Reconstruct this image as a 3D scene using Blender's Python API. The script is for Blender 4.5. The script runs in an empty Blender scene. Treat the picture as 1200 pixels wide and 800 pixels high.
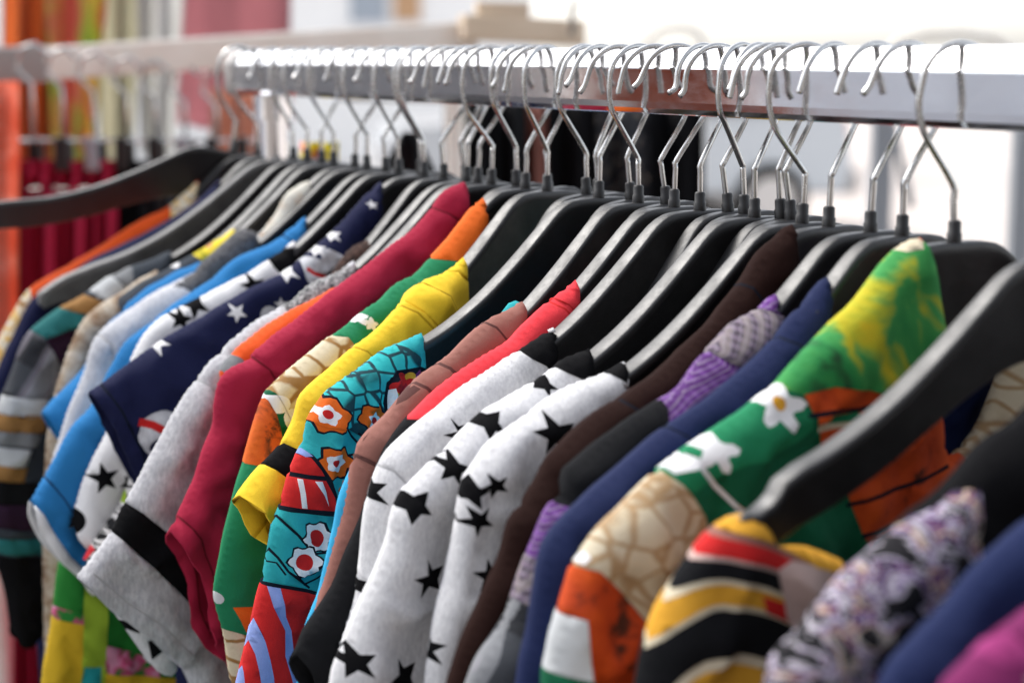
import bpy, bmesh, math, random
import numpy as np
from mathutils import Vector, Matrix, noise
from mathutils.geometry import delaunay_2d_cdt

S = bpy.context.scene
COL = S.collection
random.seed(7)

# ------------------------------------------------------------------ camera
F, CX, CY, HY, VX = 2000.0, 600.0, 400.0, 66.0, -620.0
EYE = 1.50
PITCH = math.atan((CY - HY) / F)
cam_d = bpy.data.cameras.new("camera")
cam = bpy.data.objects.new("camera", cam_d); COL.objects.link(cam)
cam.location = (0, 0, EYE); cam.rotation_euler = (math.pi / 2 - PITCH, 0, 0)
cam_d.sensor_width = 36; cam_d.lens = 36 * F / 1200
cam_d.clip_start = 0.02; cam_d.clip_end = 3000
cam_d.dof.use_dof = True; cam_d.dof.focus_distance = 0.97; cam_d.dof.aperture_fstop = 5.0
S.camera = cam

# ------------------------------------------------------------------ light
S.view_settings.view_transform = 'Standard'; S.view_settings.look = 'None'
S.view_settings.gamma = 1; S.view_settings.use_curve_mapping = False
S.view_settings.exposure = 1.34
SUN_EL, SUN_AZ = math.radians(48), math.radians(-48)
W = bpy.data.worlds.new("World"); S.world = W; W.use_nodes = True
nt = W.node_tree; bg = nt.nodes["Background"]
sky = nt.nodes.new("ShaderNodeTexSky"); sky.sky_type = 'NISHITA'; sky.sun_disc = False
sky.sun_elevation = SUN_EL; sky.sun_rotation = SUN_AZ
sky.air_density = 1.0; sky.dust_density = 2.0; sky.ozone_density = 0.6
hsv = nt.nodes.new("ShaderNodeHueSaturation"); hsv.inputs["Saturation"].default_value = 0.3
nt.links.new(sky.outputs[0], hsv.inputs["Color"]); nt.links.new(hsv.outputs[0], bg.inputs["Color"])
bg.inputs["Strength"].default_value = 0.15
sl = bpy.data.lights.new("sun", 'SUN'); so = bpy.data.objects.new("sun", sl); COL.objects.link(so)
sl.energy = 1.2; sl.angle = math.radians(25); sl.color = (1, 0.96, 0.9)
# sky rotation is clockwise from +Y seen from above
sd = Vector((math.sin(SUN_AZ) * math.cos(SUN_EL), math.cos(SUN_AZ) * math.cos(SUN_EL), math.sin(SUN_EL)))
so.rotation_euler = sd.to_track_quat('Z', 'Y').to_euler()

# ------------------------------------------------------------------ projection helpers (photo measured in 1200x800)
FW = Vector((0, math.cos(PITCH), -math.sin(PITCH))); UP = Vector((0, math.sin(PITCH), math.cos(PITCH))); RT = Vector((1, 0, 0))
CAM = Vector((0, 0, EYE))
def ray(x, y): return FW + RT * ((x - CX) / F) - UP * ((y - CY) / F)
def at(x, y, Y):
    r = ray(x, y); return CAM + r * (Y / r.y)
RAIL = ray(VX, HY).normalized(); RAIL.z = 0; RAIL.normalize()     # runs away to the left
ACR = Vector((RAIL.y, -RAIL.x, 0))                                # across the rail, away from the viewer
P0 = CAM + ray(1120, HY) * 0.8
def rail_pt(t, z=0.0): return P0 + RAIL * t + Vector((0, 0, z))
def t_of(x):
    """distance along the rail of the hanger whose neck (8.7 cm under eye level) shows at picture x"""
    lo, hi = -0.75, 3.0
    for _ in range(50):
        m = (lo + hi) / 2; v = rail_pt(m, -0.087) - CAM
        if CX + F * v.x / v.dot(FW) > x: lo = m
        else: hi = m
    return lo

# ------------------------------------------------------------------ object helpers
def tag(o, label=None, cat=None, group=None, kind=None):
    for k, v in (("label", label), ("category", cat), ("group", group), ("kind", kind)):
        if v: o[k] = v
    return o
def empty(name, loc, rot=(0, 0, 0)):
    o = bpy.data.objects.new(name, None); COL.objects.link(o); o.location = loc; o.rotation_euler = rot
    o.empty_display_size = 0.02; return o
def link(name, me, mats, parent=None):
    o = bpy.data.objects.new(name, me); COL.objects.link(o)
    for m in (mats if isinstance(mats, (list, tuple)) else [mats]):
        if m.name not in [q.name for q in me.materials if q]: me.materials.append(m)
    if parent: o.parent = parent
    return o
def mesh(name, vs, fs, smooth=True):
    me = bpy.data.meshes.new(name); me.from_pydata([tuple(v) for v in vs], [], fs); me.validate()
    if smooth: me.polygons.foreach_set("use_smooth", [True] * len(me.polygons))
    me.update(); return me
def from_bm(bm, name, smooth=True):
    me = bpy.data.meshes.new(name); bmesh.ops.recalc_face_normals(bm, faces=bm.faces)
    bm.to_mesh(me); bm.free()
    if smooth: me.polygons.foreach_set("use_smooth", [True] * len(me.polygons))
    return me
def auto_smooth(o, deg=35):
    me = o.data
    me.set_sharp_from_angle(angle=math.radians(deg))
def tube(pts, r, seg=10, closed_ends=True, rs=None):
    """round tube along a polyline"""
    pts = [Vector(p) for p in pts]; vs, fs = [], []
    T0 = (pts[1] - pts[0]).normalized(); up = Vector((0, 1, 0)) if abs(T0.y) < .9 else Vector((1, 0, 0))
    Nn = T0.cross(up).normalized()
    for i, p in enumerate(pts):
        a = pts[max(0, i - 1)]; b = pts[min(len(pts) - 1, i + 1)]; T = (b - a).normalized()
        Nn = (Nn - T * Nn.dot(T)).normalized(); B = T.cross(Nn); rr = rs[i] if rs else r
        for k in range(seg):
            q = 2 * math.pi * k / seg; vs.append(p + Nn * (rr * math.cos(q)) + B * (rr * math.sin(q)))
    for i in range(len(pts) - 1):
        for k in range(seg):
            k2 = (k + 1) % seg
            fs.append((i * seg + k, i * seg + k2, (i + 1) * seg + k2, (i + 1) * seg + k))
    if closed_ends:
        fs.append(tuple(range(seg))[::-1]); fs.append(tuple((len(pts) - 1) * seg + k for k in range(seg)))
    return vs, fs
def join(*parts):
    vs, fs = [], []
    for v, f in parts:
        o = len(vs); vs += list(v); fs += [tuple(i + o for i in q) for q in f]
    return vs, fs
def boxm(name, size, bevel=0.003, center=(0, 0, 0), seg=2):
    bm = bmesh.new(); bmesh.ops.create_cube(bm, size=1)
    for v in bm.verts: v.co = Vector((v.co.x * size[0] + center[0], v.co.y * size[1] + center[1], v.co.z * size[2] + center[2]))
    if bevel: bmesh.ops.bevel(bm, geom=bm.edges[:], offset=bevel, segments=seg, affect='EDGES', profile=.7)
    return from_bm(bm, name, False)
def prof_sweep(prof, A, B, side, up=Vector((0, 0, 1)), n=1):
    """closed profile [(s,z)] swept from A to B"""
    vs, fs = [], []; m = len(prof)
    for i in range(n + 1):
        p = A.lerp(B, i / n)
        for s, z in prof: vs.append(p + side * s + up * z)
    for i in range(n):
        for k in range(m):
            k2 = (k + 1) % m; fs.append((i * m + k, i * m + k2, (i + 1) * m + k2, (i + 1) * m + k))
    fs.append(tuple(range(m))[::-1]); fs.append(tuple(n * m + k for k in range(m)))
    return vs, fs

# ------------------------------------------------------------------ materials
MATS = {}
class NB:
    """tiny node builder"""
    def __init__(s, name, rough=.8, metal=0., spec=.5):
        s.m = bpy.data.materials.new(name); s.m.use_nodes = True; s.t = s.m.node_tree
        s.p = s.t.nodes["Principled BSDF"]; s.p.inputs["Roughness"].default_value = rough
        s.p.inputs["Metallic"].default_value = metal; s.p.inputs["Specular IOR Level"].default_value = spec
        s.co = s.n("ShaderNodeTexCoord").outputs["Object"]; MATS[name] = s.m
    def n(s, typ, **kw):
        nd = s.t.nodes.new(typ)
        for k, v in kw.items(): setattr(nd, k, v)
        return nd
    def set(s, sock, v):
        if hasattr(v, "is_output") or isinstance(v, bpy.types.NodeSocket): s.t.links.new(v, sock)
        else:
            if isinstance(v, tuple) and len(v) == 3 and sock.type == 'RGBA': v = (*v, 1)
            sock.default_value = v
    def mp(s, loc=(0, 0, 0), rot=(0, 0, 0), scale=(1, 1, 1), vec=None):
        d = s.n("ShaderNodeMapping"); s.set(d.inputs["Vector"], vec or s.co)
        d.inputs["Location"].default_value = loc; d.inputs["Rotation"].default_value = rot; d.inputs["Scale"].default_value = scale
        return d.outputs[0]
    def noise(s, scale, detail=2., rough=.5, vec=None, dist=0.):
        d = s.n("ShaderNodeTexNoise"); s.set(d.inputs["Vector"], vec or s.co); d.inputs["Scale"].default_value = scale
        d.inputs["Detail"].default_value = detail; d.inputs["Roughness"].default_value = rough; d.inputs["Distortion"].default_value = dist
        return d.outputs["Fac"]
    def vor(s, scale, feature='F1', out="Distance", vec=None, rnd=1.):
        d = s.n("ShaderNodeTexVoronoi", feature=feature); s.set(d.inputs["Vector"], vec or s.co)
        d.inputs["Scale"].default_value = scale; d.inputs["Randomness"].default_value = rnd
        return d.outputs[out]
    def ramp(s, fac, stops, interp='LINEAR'):
        d = s.n("ShaderNodeValToRGB"); d.color_ramp.interpolation = interp; e = d.color_ramp.elements
        while len(e) < len(stops): e.new(.5)
        for q, (p, c) in zip(e, stops): q.position = p; q.color = (*c, 1) if len(c) == 3 else c
        s.set(d.inputs[0], fac); return d.outputs[0]
    def mix(s, fac, a, b, blend='MIX'):
        d = s.n("ShaderNodeMix", data_type='RGBA', blend_type=blend)
        s.set(d.inputs[0], fac); s.set(d.inputs[6], a); s.set(d.inputs[7], b); return d.outputs[2]
    def math(s, op, a, b=0.):
        d = s.n("ShaderNodeMath", operation=op); s.set(d.inputs[0], a); s.set(d.inputs[1], b); return d.outputs[0]
    def sep(s):
        d = s.n("ShaderNodeSeparateXYZ"); s.set(d.inputs[0], s.co); return d.outputs
    def bump(s, h, strength=.3, dist=.001, prev=None):
        d = s.n("ShaderNodeBump"); s.set(d.inputs["Height"], h); d.inputs["Strength"].default_value = strength
        d.inputs["Distance"].default_value = dist
        if prev: s.set(d.inputs["Normal"], prev)
        return d.outputs[0]
    def fin(s, col, normal=None, rough=None):
        s.set(s.p.inputs["Base Color"], col)
        if normal: s.set(s.p.inputs["Normal"], normal)
        if rough: s.set(s.p.inputs["Roughness"], rough)
        return s.m
def cloth(b, col, bumpy=1.0, var=.12, sheen=.0):
    """finish a fabric: thread grain, faint fading, rumpled relief"""
    g = b.noise(1500, 2, .6); f = b.noise(26, 4, .6); big = b.noise(9, 2)
    c = b.mix(b.ramp(g, [(.3, (0, 0, 0)), (.7, (1, 1, 1))]), b.mix(1., col, (1 - var, 1 - var, 1 - var), 'MULTIPLY'), col)
    c = b.mix(b.ramp(big, [(.35, (0, 0, 0)), (.65, (.35, .35, .35))]), c, b.mix(1., c, (.86, .86, .88), 'MULTIPLY'))
    cr = b.n("ShaderNodeTexNoise", noise_type='RIDGED_MULTIFRACTAL'); b.set(cr.inputs["Vector"], b.mp(rot=(0, .35, 0), scale=(1, .4, .3)))
    cr.inputs["Scale"].default_value = 17; cr.inputs["Detail"].default_value = 2.5
    knit = b.noise(520, 2, .6, b.mp(scale=(1, 1, .55)))
    n0 = b.bump(cr.outputs["Fac"], .34 * bumpy, .008); n1 = b.bump(f, .32 * bumpy, .005, n0); n15 = b.bump(knit, .14, .0007, n1); n2 = b.bump(g, .35, .0006, n15)
    b.p.inputs["Sheen Weight"].default_value = sheen; b.p.inputs["Sheen Roughness"].default_value = .5
    return b.fin(c, n2)
def fab(name, rgb, **kw):
    b = NB(name, .9, 0, .06 if max(rgb) < .05 else .2); return cloth(b, (*rgb, 1), **kw)
def sheer(m):
    """thin cloth that lets light through"""
    m = m.copy(); t = m.node_tree; p = t.nodes["Principled BSDF"]; o = [n for n in t.nodes if n.type == 'OUTPUT_MATERIAL'][0]
    tr = t.nodes.new("ShaderNodeBsdfTranslucent"); mx = t.nodes.new("ShaderNodeMixShader"); mx.inputs[0].default_value = .72
    t.links.new(p.inputs["Base Color"].links[0].from_socket, tr.inputs[0]); t.links.new(p.outputs[0], mx.inputs[1]); t.links.new(tr.outputs[0], mx.inputs[2]); t.links.new(mx.outputs[0], o.inputs[0])
    return m
def heather(name, a, bcol, scale=420):
    b = NB(name, .9, 0, .2)
    n = b.noise(scale, 3, .7, b.mp(scale=(1, 1, .35)))
    n2 = b.noise(90, 3, .6)
    c = b.mix(b.ramp(n, [(.36, (0, 0, 0)), (.62, (1, 1, 1))]), (*bcol, 1), (*a, 1))
    c = b.mix(b.ramp(n2, [(.45, (0, 0, 0)), (.75, (.5, .5, .5))]), c, (*bcol, 1))
    return cloth(b, c)
def cells(name, fill, line, scale, width, fill2=None, soft=.3, rnd=1., warp=0.):
    b = NB(name, .85, 0, .25)
    v = b.mp(scale=(1, .15, 1))
    if warp:
        nz = b.n("ShaderNodeTexNoise"); b.set(nz.inputs["Vector"], v); nz.inputs["Scale"].default_value = 30
        v = b.mix(warp, v, nz.outputs["Color"], 'LINEAR_LIGHT')
    e = b.vor(scale, 'DISTANCE_TO_EDGE', vec=v, rnd=rnd)
    base = (*fill, 1)
    if fill2:
        cc = b.vor(scale, 'F1', "Color", vec=v, rnd=rnd); base = b.mix(cc, base, (*fill2, 1))
    c = b.mix(b.ramp(e, [(width * (1 - soft), (0, 0, 0)), (width * (1 + soft), (1, 1, 1))]), (*line, 1), base)
    return cloth(b, c)
def blotch(name, stops, scale, detail=3., stretch=(1, .3, 1), dist=.6, interp='LINEAR', rough=.6):
    b = NB(name, .86, 0, .25)
    return cloth(b, b.ramp(b.noise(scale, detail, rough, b.mp(scale=stretch), dist), stops, interp))
def plaid(name, base, c1, c2, s1=60., rot=.5):
    b = NB(name, .88, 0, .2)
    v = b.mp(rot=(0, rot, 0))
    d = b.n("ShaderNodeSeparateXYZ"); b.set(d.inputs[0], v)
    def st(sock, sc, lo): return b.math('GREATER_THAN', b.math('SINE', b.math('MULTIPLY', sock, sc)), lo)
    a = st(d.outputs[0], s1 * 6, .1); e = st(d.outputs[2], s1 * 6, .1); q = st(d.outputs[2], s1 * 17, .55)
    c = b.mix(b.math('MULTIPLY', a, .6), (*base, 1), (*c1, 1)); c = b.mix(b.math('MULTIPLY', e, .6), c, (*c2, 1))
    c = b.mix(b.math('MULTIPLY', q, .3), c, (.40, .36, .42, 1))
    return cloth(b, c)

# plain cloths
for k, c in dict(navy=(.008, .011, .050), navy_bright=(.007, .0145, .062), burgundy=(.36, .012, .045), yellow=(.84, .56, .03), black_cloth=(.006, .006, .007),
                 charcoal=(.0105, .011, .0125), white_cloth=(.78, .78, .79), coral=(.78, .045, .06), brown=(.020, .0085, .007), rose=(.29, .125, .10),
                 sky_blue=(.04, .36, .62), royal_blue=(.022, .19, .47), orange=(.80, .10, .015), green=(.012, .20, .085), deep_green=(.006, .11, .05),
                 cream=(.66, .58, .42), red=(.56, .018, .018), periwinkle=(.25, .33, .66), teal=(.02, .15, .15), tan=(.33, .17, .055),
                 grey_cloth=(.22, .23, .24), slate=(.045, .055, .07), purple_dark=(.035, .016, .035), pink=(.16, .014, .085), hot_pink=(.27, .03, .14),
                 turquoise=(.022, .35, .38), amber=(.66, .33, .03), pale_grey=(.52, .54, .55), dark_line=(.008, .012, .02), mustard=(.62, .40, .02),
                 purple=(.20, .085, .36), seam_rose=(.10, .04, .035), seam_grey=(.42, .42, .43), seam_yellow=(.50, .30, .01), maroon_seam=(.16, .004, .015),
                 grass_green=(.02, .20, .03), lime=(.34, .50, .04), peach=(.70, .42, .33), shell_pink=(.55, .40, .36), orange_print=(.72, .13, .012)).items(): fab(k, c)
heather('heather_grey', (.60, .60, .62), (.42, .42, .45))
heather('heather_white', (.76, .76, .77), (.60, .60, .62), 600)
heather('heather_light', (.66, .67, .70), (.50, .51, .55))
heather('mottled_knit', (.45, .45, .45), (.03, .03, .035), 330)
heather('charcoal_speckle', (.17, .17, .18), (.05, .05, .055), 500)
heather('fuzzy_brown', (.085, .045, .035), (.025, .014, .012), 300)
cells('giraffe', (.66, .58, .42), (.30, .16, .05), 70, .075, (.58, .49, .32), .4, .6, warp=.002)
cells('giraffe_near', (.62, .55, .41), (.38, .25, .13), 84, .07, (.56, .48, .34), .6, .8, warp=.003)
cells('hex_turquoise', (.022, .37, .40), (.004, .045, .06), 108, .075, (.02, .47, .47), .3, .4)
fab('red_cluster', (.33, .012, .02))
blotch('floral_yellow', [(.30, (.75, .72, .66)), (.45, (.75, .45, .08)), (.55, (.8, .74, .6)), (.68, (.35, .17, .04))], 85)
blotch('orange_brown', [(.34, (.10, .03, .008)), (.44, (.62, .10, .012)), (.75, (.76, .16, .015))], 55, 4)
blotch('orange_jungle', [(.33, (.07, .02, .01)), (.40, (.50, .055, .01)), (.7, (.64, .085, .008))], 42, 4)
blotch('green_dye', [(.30, (.015, .05, .02)), (.40, (.02, .22, .055)), (.53, (.05, .30, .07)), (.62, (.42, .42, .02)), (.75, (.70, .45, .01))], 27, 3)
blotch('beige_print', [(.35, (.24, .15, .09)), (.5, (.44, .36, .27)), (.7, (.58, .52, .44))], 95, 4)
blotch('zebra', [(.44, (.012, .012, .014)), (.52, (.72, .70, .68))], 75, 1.5, (1, .3, 2.2), 1.5)
blotch('violet_print', [(.30, (.006, .006, .008)), (.475, (.008, .007, .01)), (.50, (.55, .52, .56)), (.535, (.40, .32, .50)), (.555, (.008, .007, .01)), (.59, (.14, .04, .18)), (.615, (.55, .38, .2)), (.64, (.5, .47, .45)), (.67, (.008, .007, .008))], 66, 3, (1, .3, 1.3), 1.2)
blotch('floral_cream', [(.32, (.55, .25, .06)), (.46, (.68, .64, .55)), (.6, (.72, .70, .62)), (.72, (.1, .35, .38))], 70)
blotch('floral_bright', [(.36, (.02, .12, .02)), (.46, (.75, .60, .02)), (.58, (.78, .62, .04)), (.66, (.7, .06, .2))], 45)
blotch('dark_print', [(.40, (.010, .010, .012)), (.56, (.03, .035, .045)), (.66, (.25, .20, .16))], 60)
blotch('coral_print', [(.38, (.80, .26, .16)), (.55, (.86, .36, .26)), (.7, (.9, .55, .45))], 34)
blotch('lime_coral', [(.42, (.60, .76, .22)), (.50, (.88, .70, .26)), (.55, (.90, .46, .28)), (.64, (.90, .36, .30))], 13, 2, (1, .3, .35))
blotch('pink_green', [(.42, (.02, .20, .03)), (.5, (.6, .06, .2)), (.6, (.7, .3, .45))], 70)
plaid('plaid_purple', (.11, .03, .19), (.19, .075, .31), (.06, .018, .10), 210.)
plaid('plaid_pale', (.17, .13, .18), (.03, .026, .03), (.30, .26, .25), 230., .9)
plaid('plaid_dark', (.06, .065, .075), (.012, .012, .014), (.33, .34, .36), 22., 1.)
fab('pale_orange', (.84, .40, .20)); fab('rust', (.66, .28, .13)); fab('ecru', (.74, .72, .60)); fab('off_white', (.88, .88, .86))
for k_ in ('pale_orange', 'rust', 'ecru', 'off_white', 'orange', 'lime_coral', 'cream', 'white_cloth', 'coral_print', 'peach'): MATS['sheer_' + k_] = sheer(MATS[k_])
# hard materials
b = NB('hanger_plastic', .42, 0, .62)
nz = b.noise(55, 4, .6); sc = b.noise(700, 2, .6, b.mp(scale=(.2, 1, 1)))
b.fin(b.ramp(nz, [(.3, (.010, .010, .011)), (.75, (.019, .019, .021))]), b.bump(sc, .22, .0005), b.ramp(b.noise(90, 5, .75), [(.3, (.40,) * 3), (.7, (.58,) * 3)]))
b = NB('worn_plastic', .55, 0, .5)
nz = b.noise(70, 5, .7); b.fin(b.ramp(nz, [(.3, (.09, .09, .09)), (.75, (.17, .17, .17))]), b.bump(b.noise(400, 3, .7), .3, .0006))
b = NB('cap_plastic', .45, 0, .4); b.fin((.012, .012, .013, 1))
b = NB('hook_steel', .24, 1.)
nz = b.noise(120, 3); b.fin(b.ramp(nz, [(.3, (.42, .42, .42)), (.7, (.62, .62, .61))]), None, b.ramp(nz, [(.3, (.18,) * 3), (.8, (.34,) * 3)]))
b = NB('chrome', .1, 1.)
nz = b.noise(16, 4, .6, b.mp(scale=(.3, .3, 1))); sc = b.noise(260, 4, .7, b.mp(scale=(.15, .15, 1)))
b.fin(b.ramp(nz, [(.3, (.70, .70, .72)), (.7, (.86, .86, .87))]), b.bump(sc, .08, .0004), b.ramp(b.noise(45, 6, .75, b.mp(scale=(.35, .35, 1))), [(.3, (.05,) * 3), (.75, (.20,) * 3)]))
b = NB('painted_metal', .45, 0); nz = b.noise(20, 3); b.fin(b.ramp(nz, [(.3, (.80, .74, .66)), (.7, (.88, .84, .77))]))
b = NB('grey_metal', .5, .2); b.fin((.33, .31, .30, 1))
b = NB('post_metal', .5, .3); b.fin((.30, .32, .35, 1))
b = NB('raw_wood', .75); wv = b.noise(14, 4, .6, b.mp(scale=(.25, 4, 4))); b.fin(b.ramp(wv, [(.3, (.60, .47, .33)), (.7, (.78, .66, .52))]), b.bump(wv, .3, .002))
b = NB('clear_clip', .15, 0, .6); b.fin((.30, .31, .34, 1))
b = NB('white_plastic', .35, 0, .5); b.fin((.8, .8, .8, 1))
b = NB('car_paint', .3, .1); b.fin((.48, .50, .52, 1)); b.p.inputs["Coat Weight"].default_value = .6
b = NB('car_glass', .06, 0, .6); b.fin((.02, .024, .028, 1))
b = NB('tyre_rubber', .85); b.fin((.014, .014, .014, 1))
b = NB('alloy', .3, 1.); b.fin((.55, .55, .56, 1))
b = NB('lamp_lens', .15); b.fin((.45, .03, .02, 1))
b = NB('paving', .85)
nz = b.noise(1.1, 5, .6); n2 = b.noise(40, 3); b.fin(b.mix(.25, b.ramp(nz, [(.3, (.50, .43, .39)), (.7, (.62, .55, .50))]), b.ramp(n2, [(.3, (.4, .35, .32)), (.7, (.66, .6, .55))])), b.bump(n2, .2, .003))
b = NB('render_wall', .9); nz = b.noise(1.3, 4); b.fin(b.ramp(nz, [(.3, (.84, .84, .83)), (.7, (.88, .88, .87))]))
b = NB('light_block_grey', .9); nz = b.noise(2.2, 4); b.fin(b.ramp(nz, [(.3, (.20, .17, .155)), (.7, (.28, .25, .23))]))
b = NB('window_glass', .08, 0, .6); b.fin((.35, .40, .46, 1))
b = NB('door_paint', .5); b.fin((.50, .30, .16, 1))
M = MATS

# ================================================================== SETTING
GR = 400
gm = mesh("ground", [(-GR, -60, 0), (GR, -60, 0), (GR, GR, 0), (-GR, GR, 0)], [(0, 1, 2, 3)], False)
tag(link("ground", gm, M['paving']), kind='structure')

b = NB('bounce_cut_grey', .9)
n2 = b.noise(160, 3, .7); nz = b.noise(1.4, 4); b.fin(b.mix(.5, b.ramp(nz, [(.3, (.17, .165, .16)), (.7, (.23, .225, .215))]), b.ramp(n2, [(.35, (.12, .12, .12)), (.7, (.26, .26, .25))])), b.bump(n2, .4, .004))
rm = mesh("bounce_cut_ground", [(-14, -14, .004), (14, -14, .004), (14, 8.5, .004), (-14, 8.5, .004)], [(0, 1, 2, 3)], False)  # darker ground added out of view to cut light bouncing up
tag(link("bounce_cut_ground", rm, M['bounce_cut_grey']), kind='structure')

# ================================================================== THE RACK
RT_L, RT_R = 0.885, -0.78
rack = empty("garment_rack", rail_pt(0.05, -EYE)); 
tag(rack, "chrome clothes rack whose thick square rail carries the packed row of black hangers", "clothes rack")
def ws(vs): return [v - rack.location for v in vs]
prof = [(-.0085, -.0262), (-.0085, -.0074), (-.0082, -.0064), (-.0074, -.0054), (-.0020, .0040), (-.0010, .0048), (.0005, .005), (.0062, .005), (.0078, .0044), (.0085, .003),
        (.0085, -.0262), (.0080, -.030), (.0062, -.0328), (.0045, -.0335), (-.0045, -.0335), (-.0062, -.0328), (-.0078, -.030)]
vs, fs = prof_sweep(prof, rail_pt(RT_R), rail_pt(RT_L), ACR, n=1)
o = link("rail", mesh("rail", ws(vs), fs), M['chrome'], rack); auto_smooth(o, 4)
vs, fs = prof_sweep([(s * 1.12, (z + .0145) * 1.08 - .0145) for s, z in prof], rail_pt(RT_L - .004), rail_pt(RT_L + .012), ACR)
o = link("end_cap", mesh("end_cap", ws(vs), fs), M['grey_metal'], rack); auto_smooth(o, 28)
for t in (RT_L - .075, RT_R + .03):
    vs, fs = tube([rail_pt(t, -.0335) , rail_pt(t, -.3), rail_pt(t, -EYE + .05)], .0125, 16)
    o = link("upright", mesh("upright", ws(vs), fs), M['chrome'], rack); auto_smooth(o, 40)
    vs, fs = tube([rail_pt(t, -.055), rail_pt(t, -.034)], .017, 16)
    auto_smooth(link("collar", mesh("collar", ws(vs), fs), M['chrome'], rack), 40)
    vs, fs = tube([rail_pt(t, -EYE + .03) - ACR * .28, rail_pt(t, -EYE + .03) + ACR * .28], .016, 12)
    auto_smooth(link("foot", mesh("foot", ws(vs), fs), M['chrome'], rack), 40)

# ------------------------------------------------------------------ hangers
ARM = [(0, 0), (1.6, -.02), (2.6, -.18), (3.4, -.62), (4.5, -1.6), (6.5, -3.4), (9, -5.4), (12, -7.2), (15, -8.4), (17.0, -9.35), (18.2, -10.3)]
LOW = [(0, -4.3), (3, -4.7), (5, -5.6), (7, -6.8), (9, -8.1), (12, -9.7), (15, -10.8), (17.0, -11.2), (18.0, -11.5)]
ax_, az_ = np.array(ARM).T; lx_, lz_ = np.array(LOW).T
def cubic(xs, X, Z):
    """monotone-ish Catmull-Rom through the points of a profile"""
    X = np.asarray(X, float); Z = np.asarray(Z, float); m = np.gradient(Z, X); out = []
    for x in xs:
        i = min(max(np.searchsorted(X, x) - 1, 0), len(X) - 2); h = X[i + 1] - X[i]; u = (x - X[i]) / h
        out.append((2*u**3-3*u*u+1)*Z[i] + (u**3-2*u*u+u)*h*m[i] + (-2*u**3+3*u*u)*Z[i+1] + (u**3-u*u)*h*m[i+1])
    return np.array(out)
def arm_z(x): return float(cubic([min(abs(x), 18.2)], ax_, az_)[0])
def hanger_body(flare=0., notch=True, span=1.0, droop=0.):
    """solid contoured coat-hanger body, centimetres -> metres; local origin at the top of the plate under the hook"""
    xs = np.concatenate([np.linspace(0, 14, 29), [14.4, 14.7, 15.0, 15.6, 16.0, 16.4, 17, 17.6, 17.9, 18.2]])
    top = cubic(xs, ax_, az_); low = cubic(np.minimum(xs, 18.0), lx_, lz_)
    dr_ = np.interp(xs, [13.5, 18.2], [0, droop]); top = top - dr_; low = low - dr_
    if notch:
        top = top - np.interp(xs, [14.4, 14.8, 15.6, 16.2], [0, .45, .45, 0])
    low[-1] = top[-1] - .9; low[-2] = top[-2] - 1.5
    half = np.interp(xs, [0, 2.5, 5, 9, 15, 18.2], [.46, .48, .58, .64, .62 + flare * .5, .46 + flare])
    vs, fs = [], []
    full = [(-x, t, l, h) for x, t, l, h in list(zip(xs, top, low, half))[::-1]] + [(x, t, l, h) for x, t, l, h in list(zip(xs, top, low, half))[1:]]
    R = 12
    for x, t, l, h in full:
        e = min(.17, h * .5, (t - l) * .3)
        rec = h - .22 if (t - l) > 1.6 else h - .05          # face set back behind the rim
        ring = [(-h + e, t), (-h + e*.3, t - e*.3), (-h, t - e), (-h, t - .55), (-rec, t - .78), (-rec, l + .12), (-rec + .1, l)]
        ring = ring + [(-y, z) for y, z in ring[::-1]]
        R = len(ring)
        for y, z in ring: vs.append((x * span * .01, y * .01, z * .01))
    n = len(full)
    for i in range(n - 1):
        for k in range(R):
            k2 = (k + 1) % R; fs.append((i*R + k, (i+1)*R + k, (i+1)*R + k2, i*R + k2))
    fs.append(tuple(range(R))); fs.append(tuple((n-1)*R + k for k in range(R))[::-1])
    return mesh("hanger_body", vs, fs)
def rg_s(rng): return rng.uniform(-.5, .5)
def hook_mesh(rng):
    """bent wire: stem, kink, loop over the rail, short turned-up tip"""
    j = lambda a: rng.uniform(-a, a)
    k = 2.15 + j(.1)
    sx = rg_s(rng)
    p = [(0, .2), (sx * .3, 2.2 + j(.35)), (-.08 + sx * .3, 2.75), (-k + .55, 4.9 + j(.2)), (-k + .1, 5.7), (-k - .05, 6.6)]
    r = 2.05; cx, cz = -.05, 7.25
    for a in np.linspace(172, 28, 15): p.append((cx + r * 1.02 * math.cos(math.radians(a)), cz + r * math.sin(math.radians(a))))
    p += [(1.95 + j(.1), 7.75), (2.25 + j(.15), 7.1 + j(.15)), (2.5 + j(.2), 6.75 + j(.15))]
    q = []
    for i in range(len(p) - 1):                               # smooth it
        a = p[max(0, i-1)]; b_ = p[i]; c = p[i+1]; d = p[min(len(p)-1, i+2)]
        for u in (0, .34, .67):
            q.append(tuple(.5*((2*b_[m]) + (-a[m]+c[m])*u + (2*a[m]-5*b_[m]+4*c[m]-d[m])*u*u + (-a[m]+3*b_[m]-3*c[m]+d[m])*u**3) for m in (0, 1)))
    q.append(p[-1])
    vs, fs = tube([(x * .01, 0, z * .01) for x, z in q], .00165, 8)
    return mesh("hook", vs, fs)
def cap_mesh():
    vs, fs = [], []
    prof = [(.0036, -.0005), (.0036, .0042), (.0031, .0046), (.0031, .0095), (.0024, .0104), (.0014, .0106)]
    for i, (r, z) in enumerate(prof):
        for k in range(14):
            q = 2*math.pi*k/14; vs.append((r*math.cos(q), r*math.sin(q), z))
    for i in range(len(prof)-1):
        for k in range(14):
            k2 = (k+1) % 14; fs.append((i*14+k, i*14+k2, (i+1)*14+k2, (i+1)*14+k))
    fs.append(tuple(5*14+k for k in range(14)))
    return mesh("neck_cap", vs, fs)
rg = random.Random(3)
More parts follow.
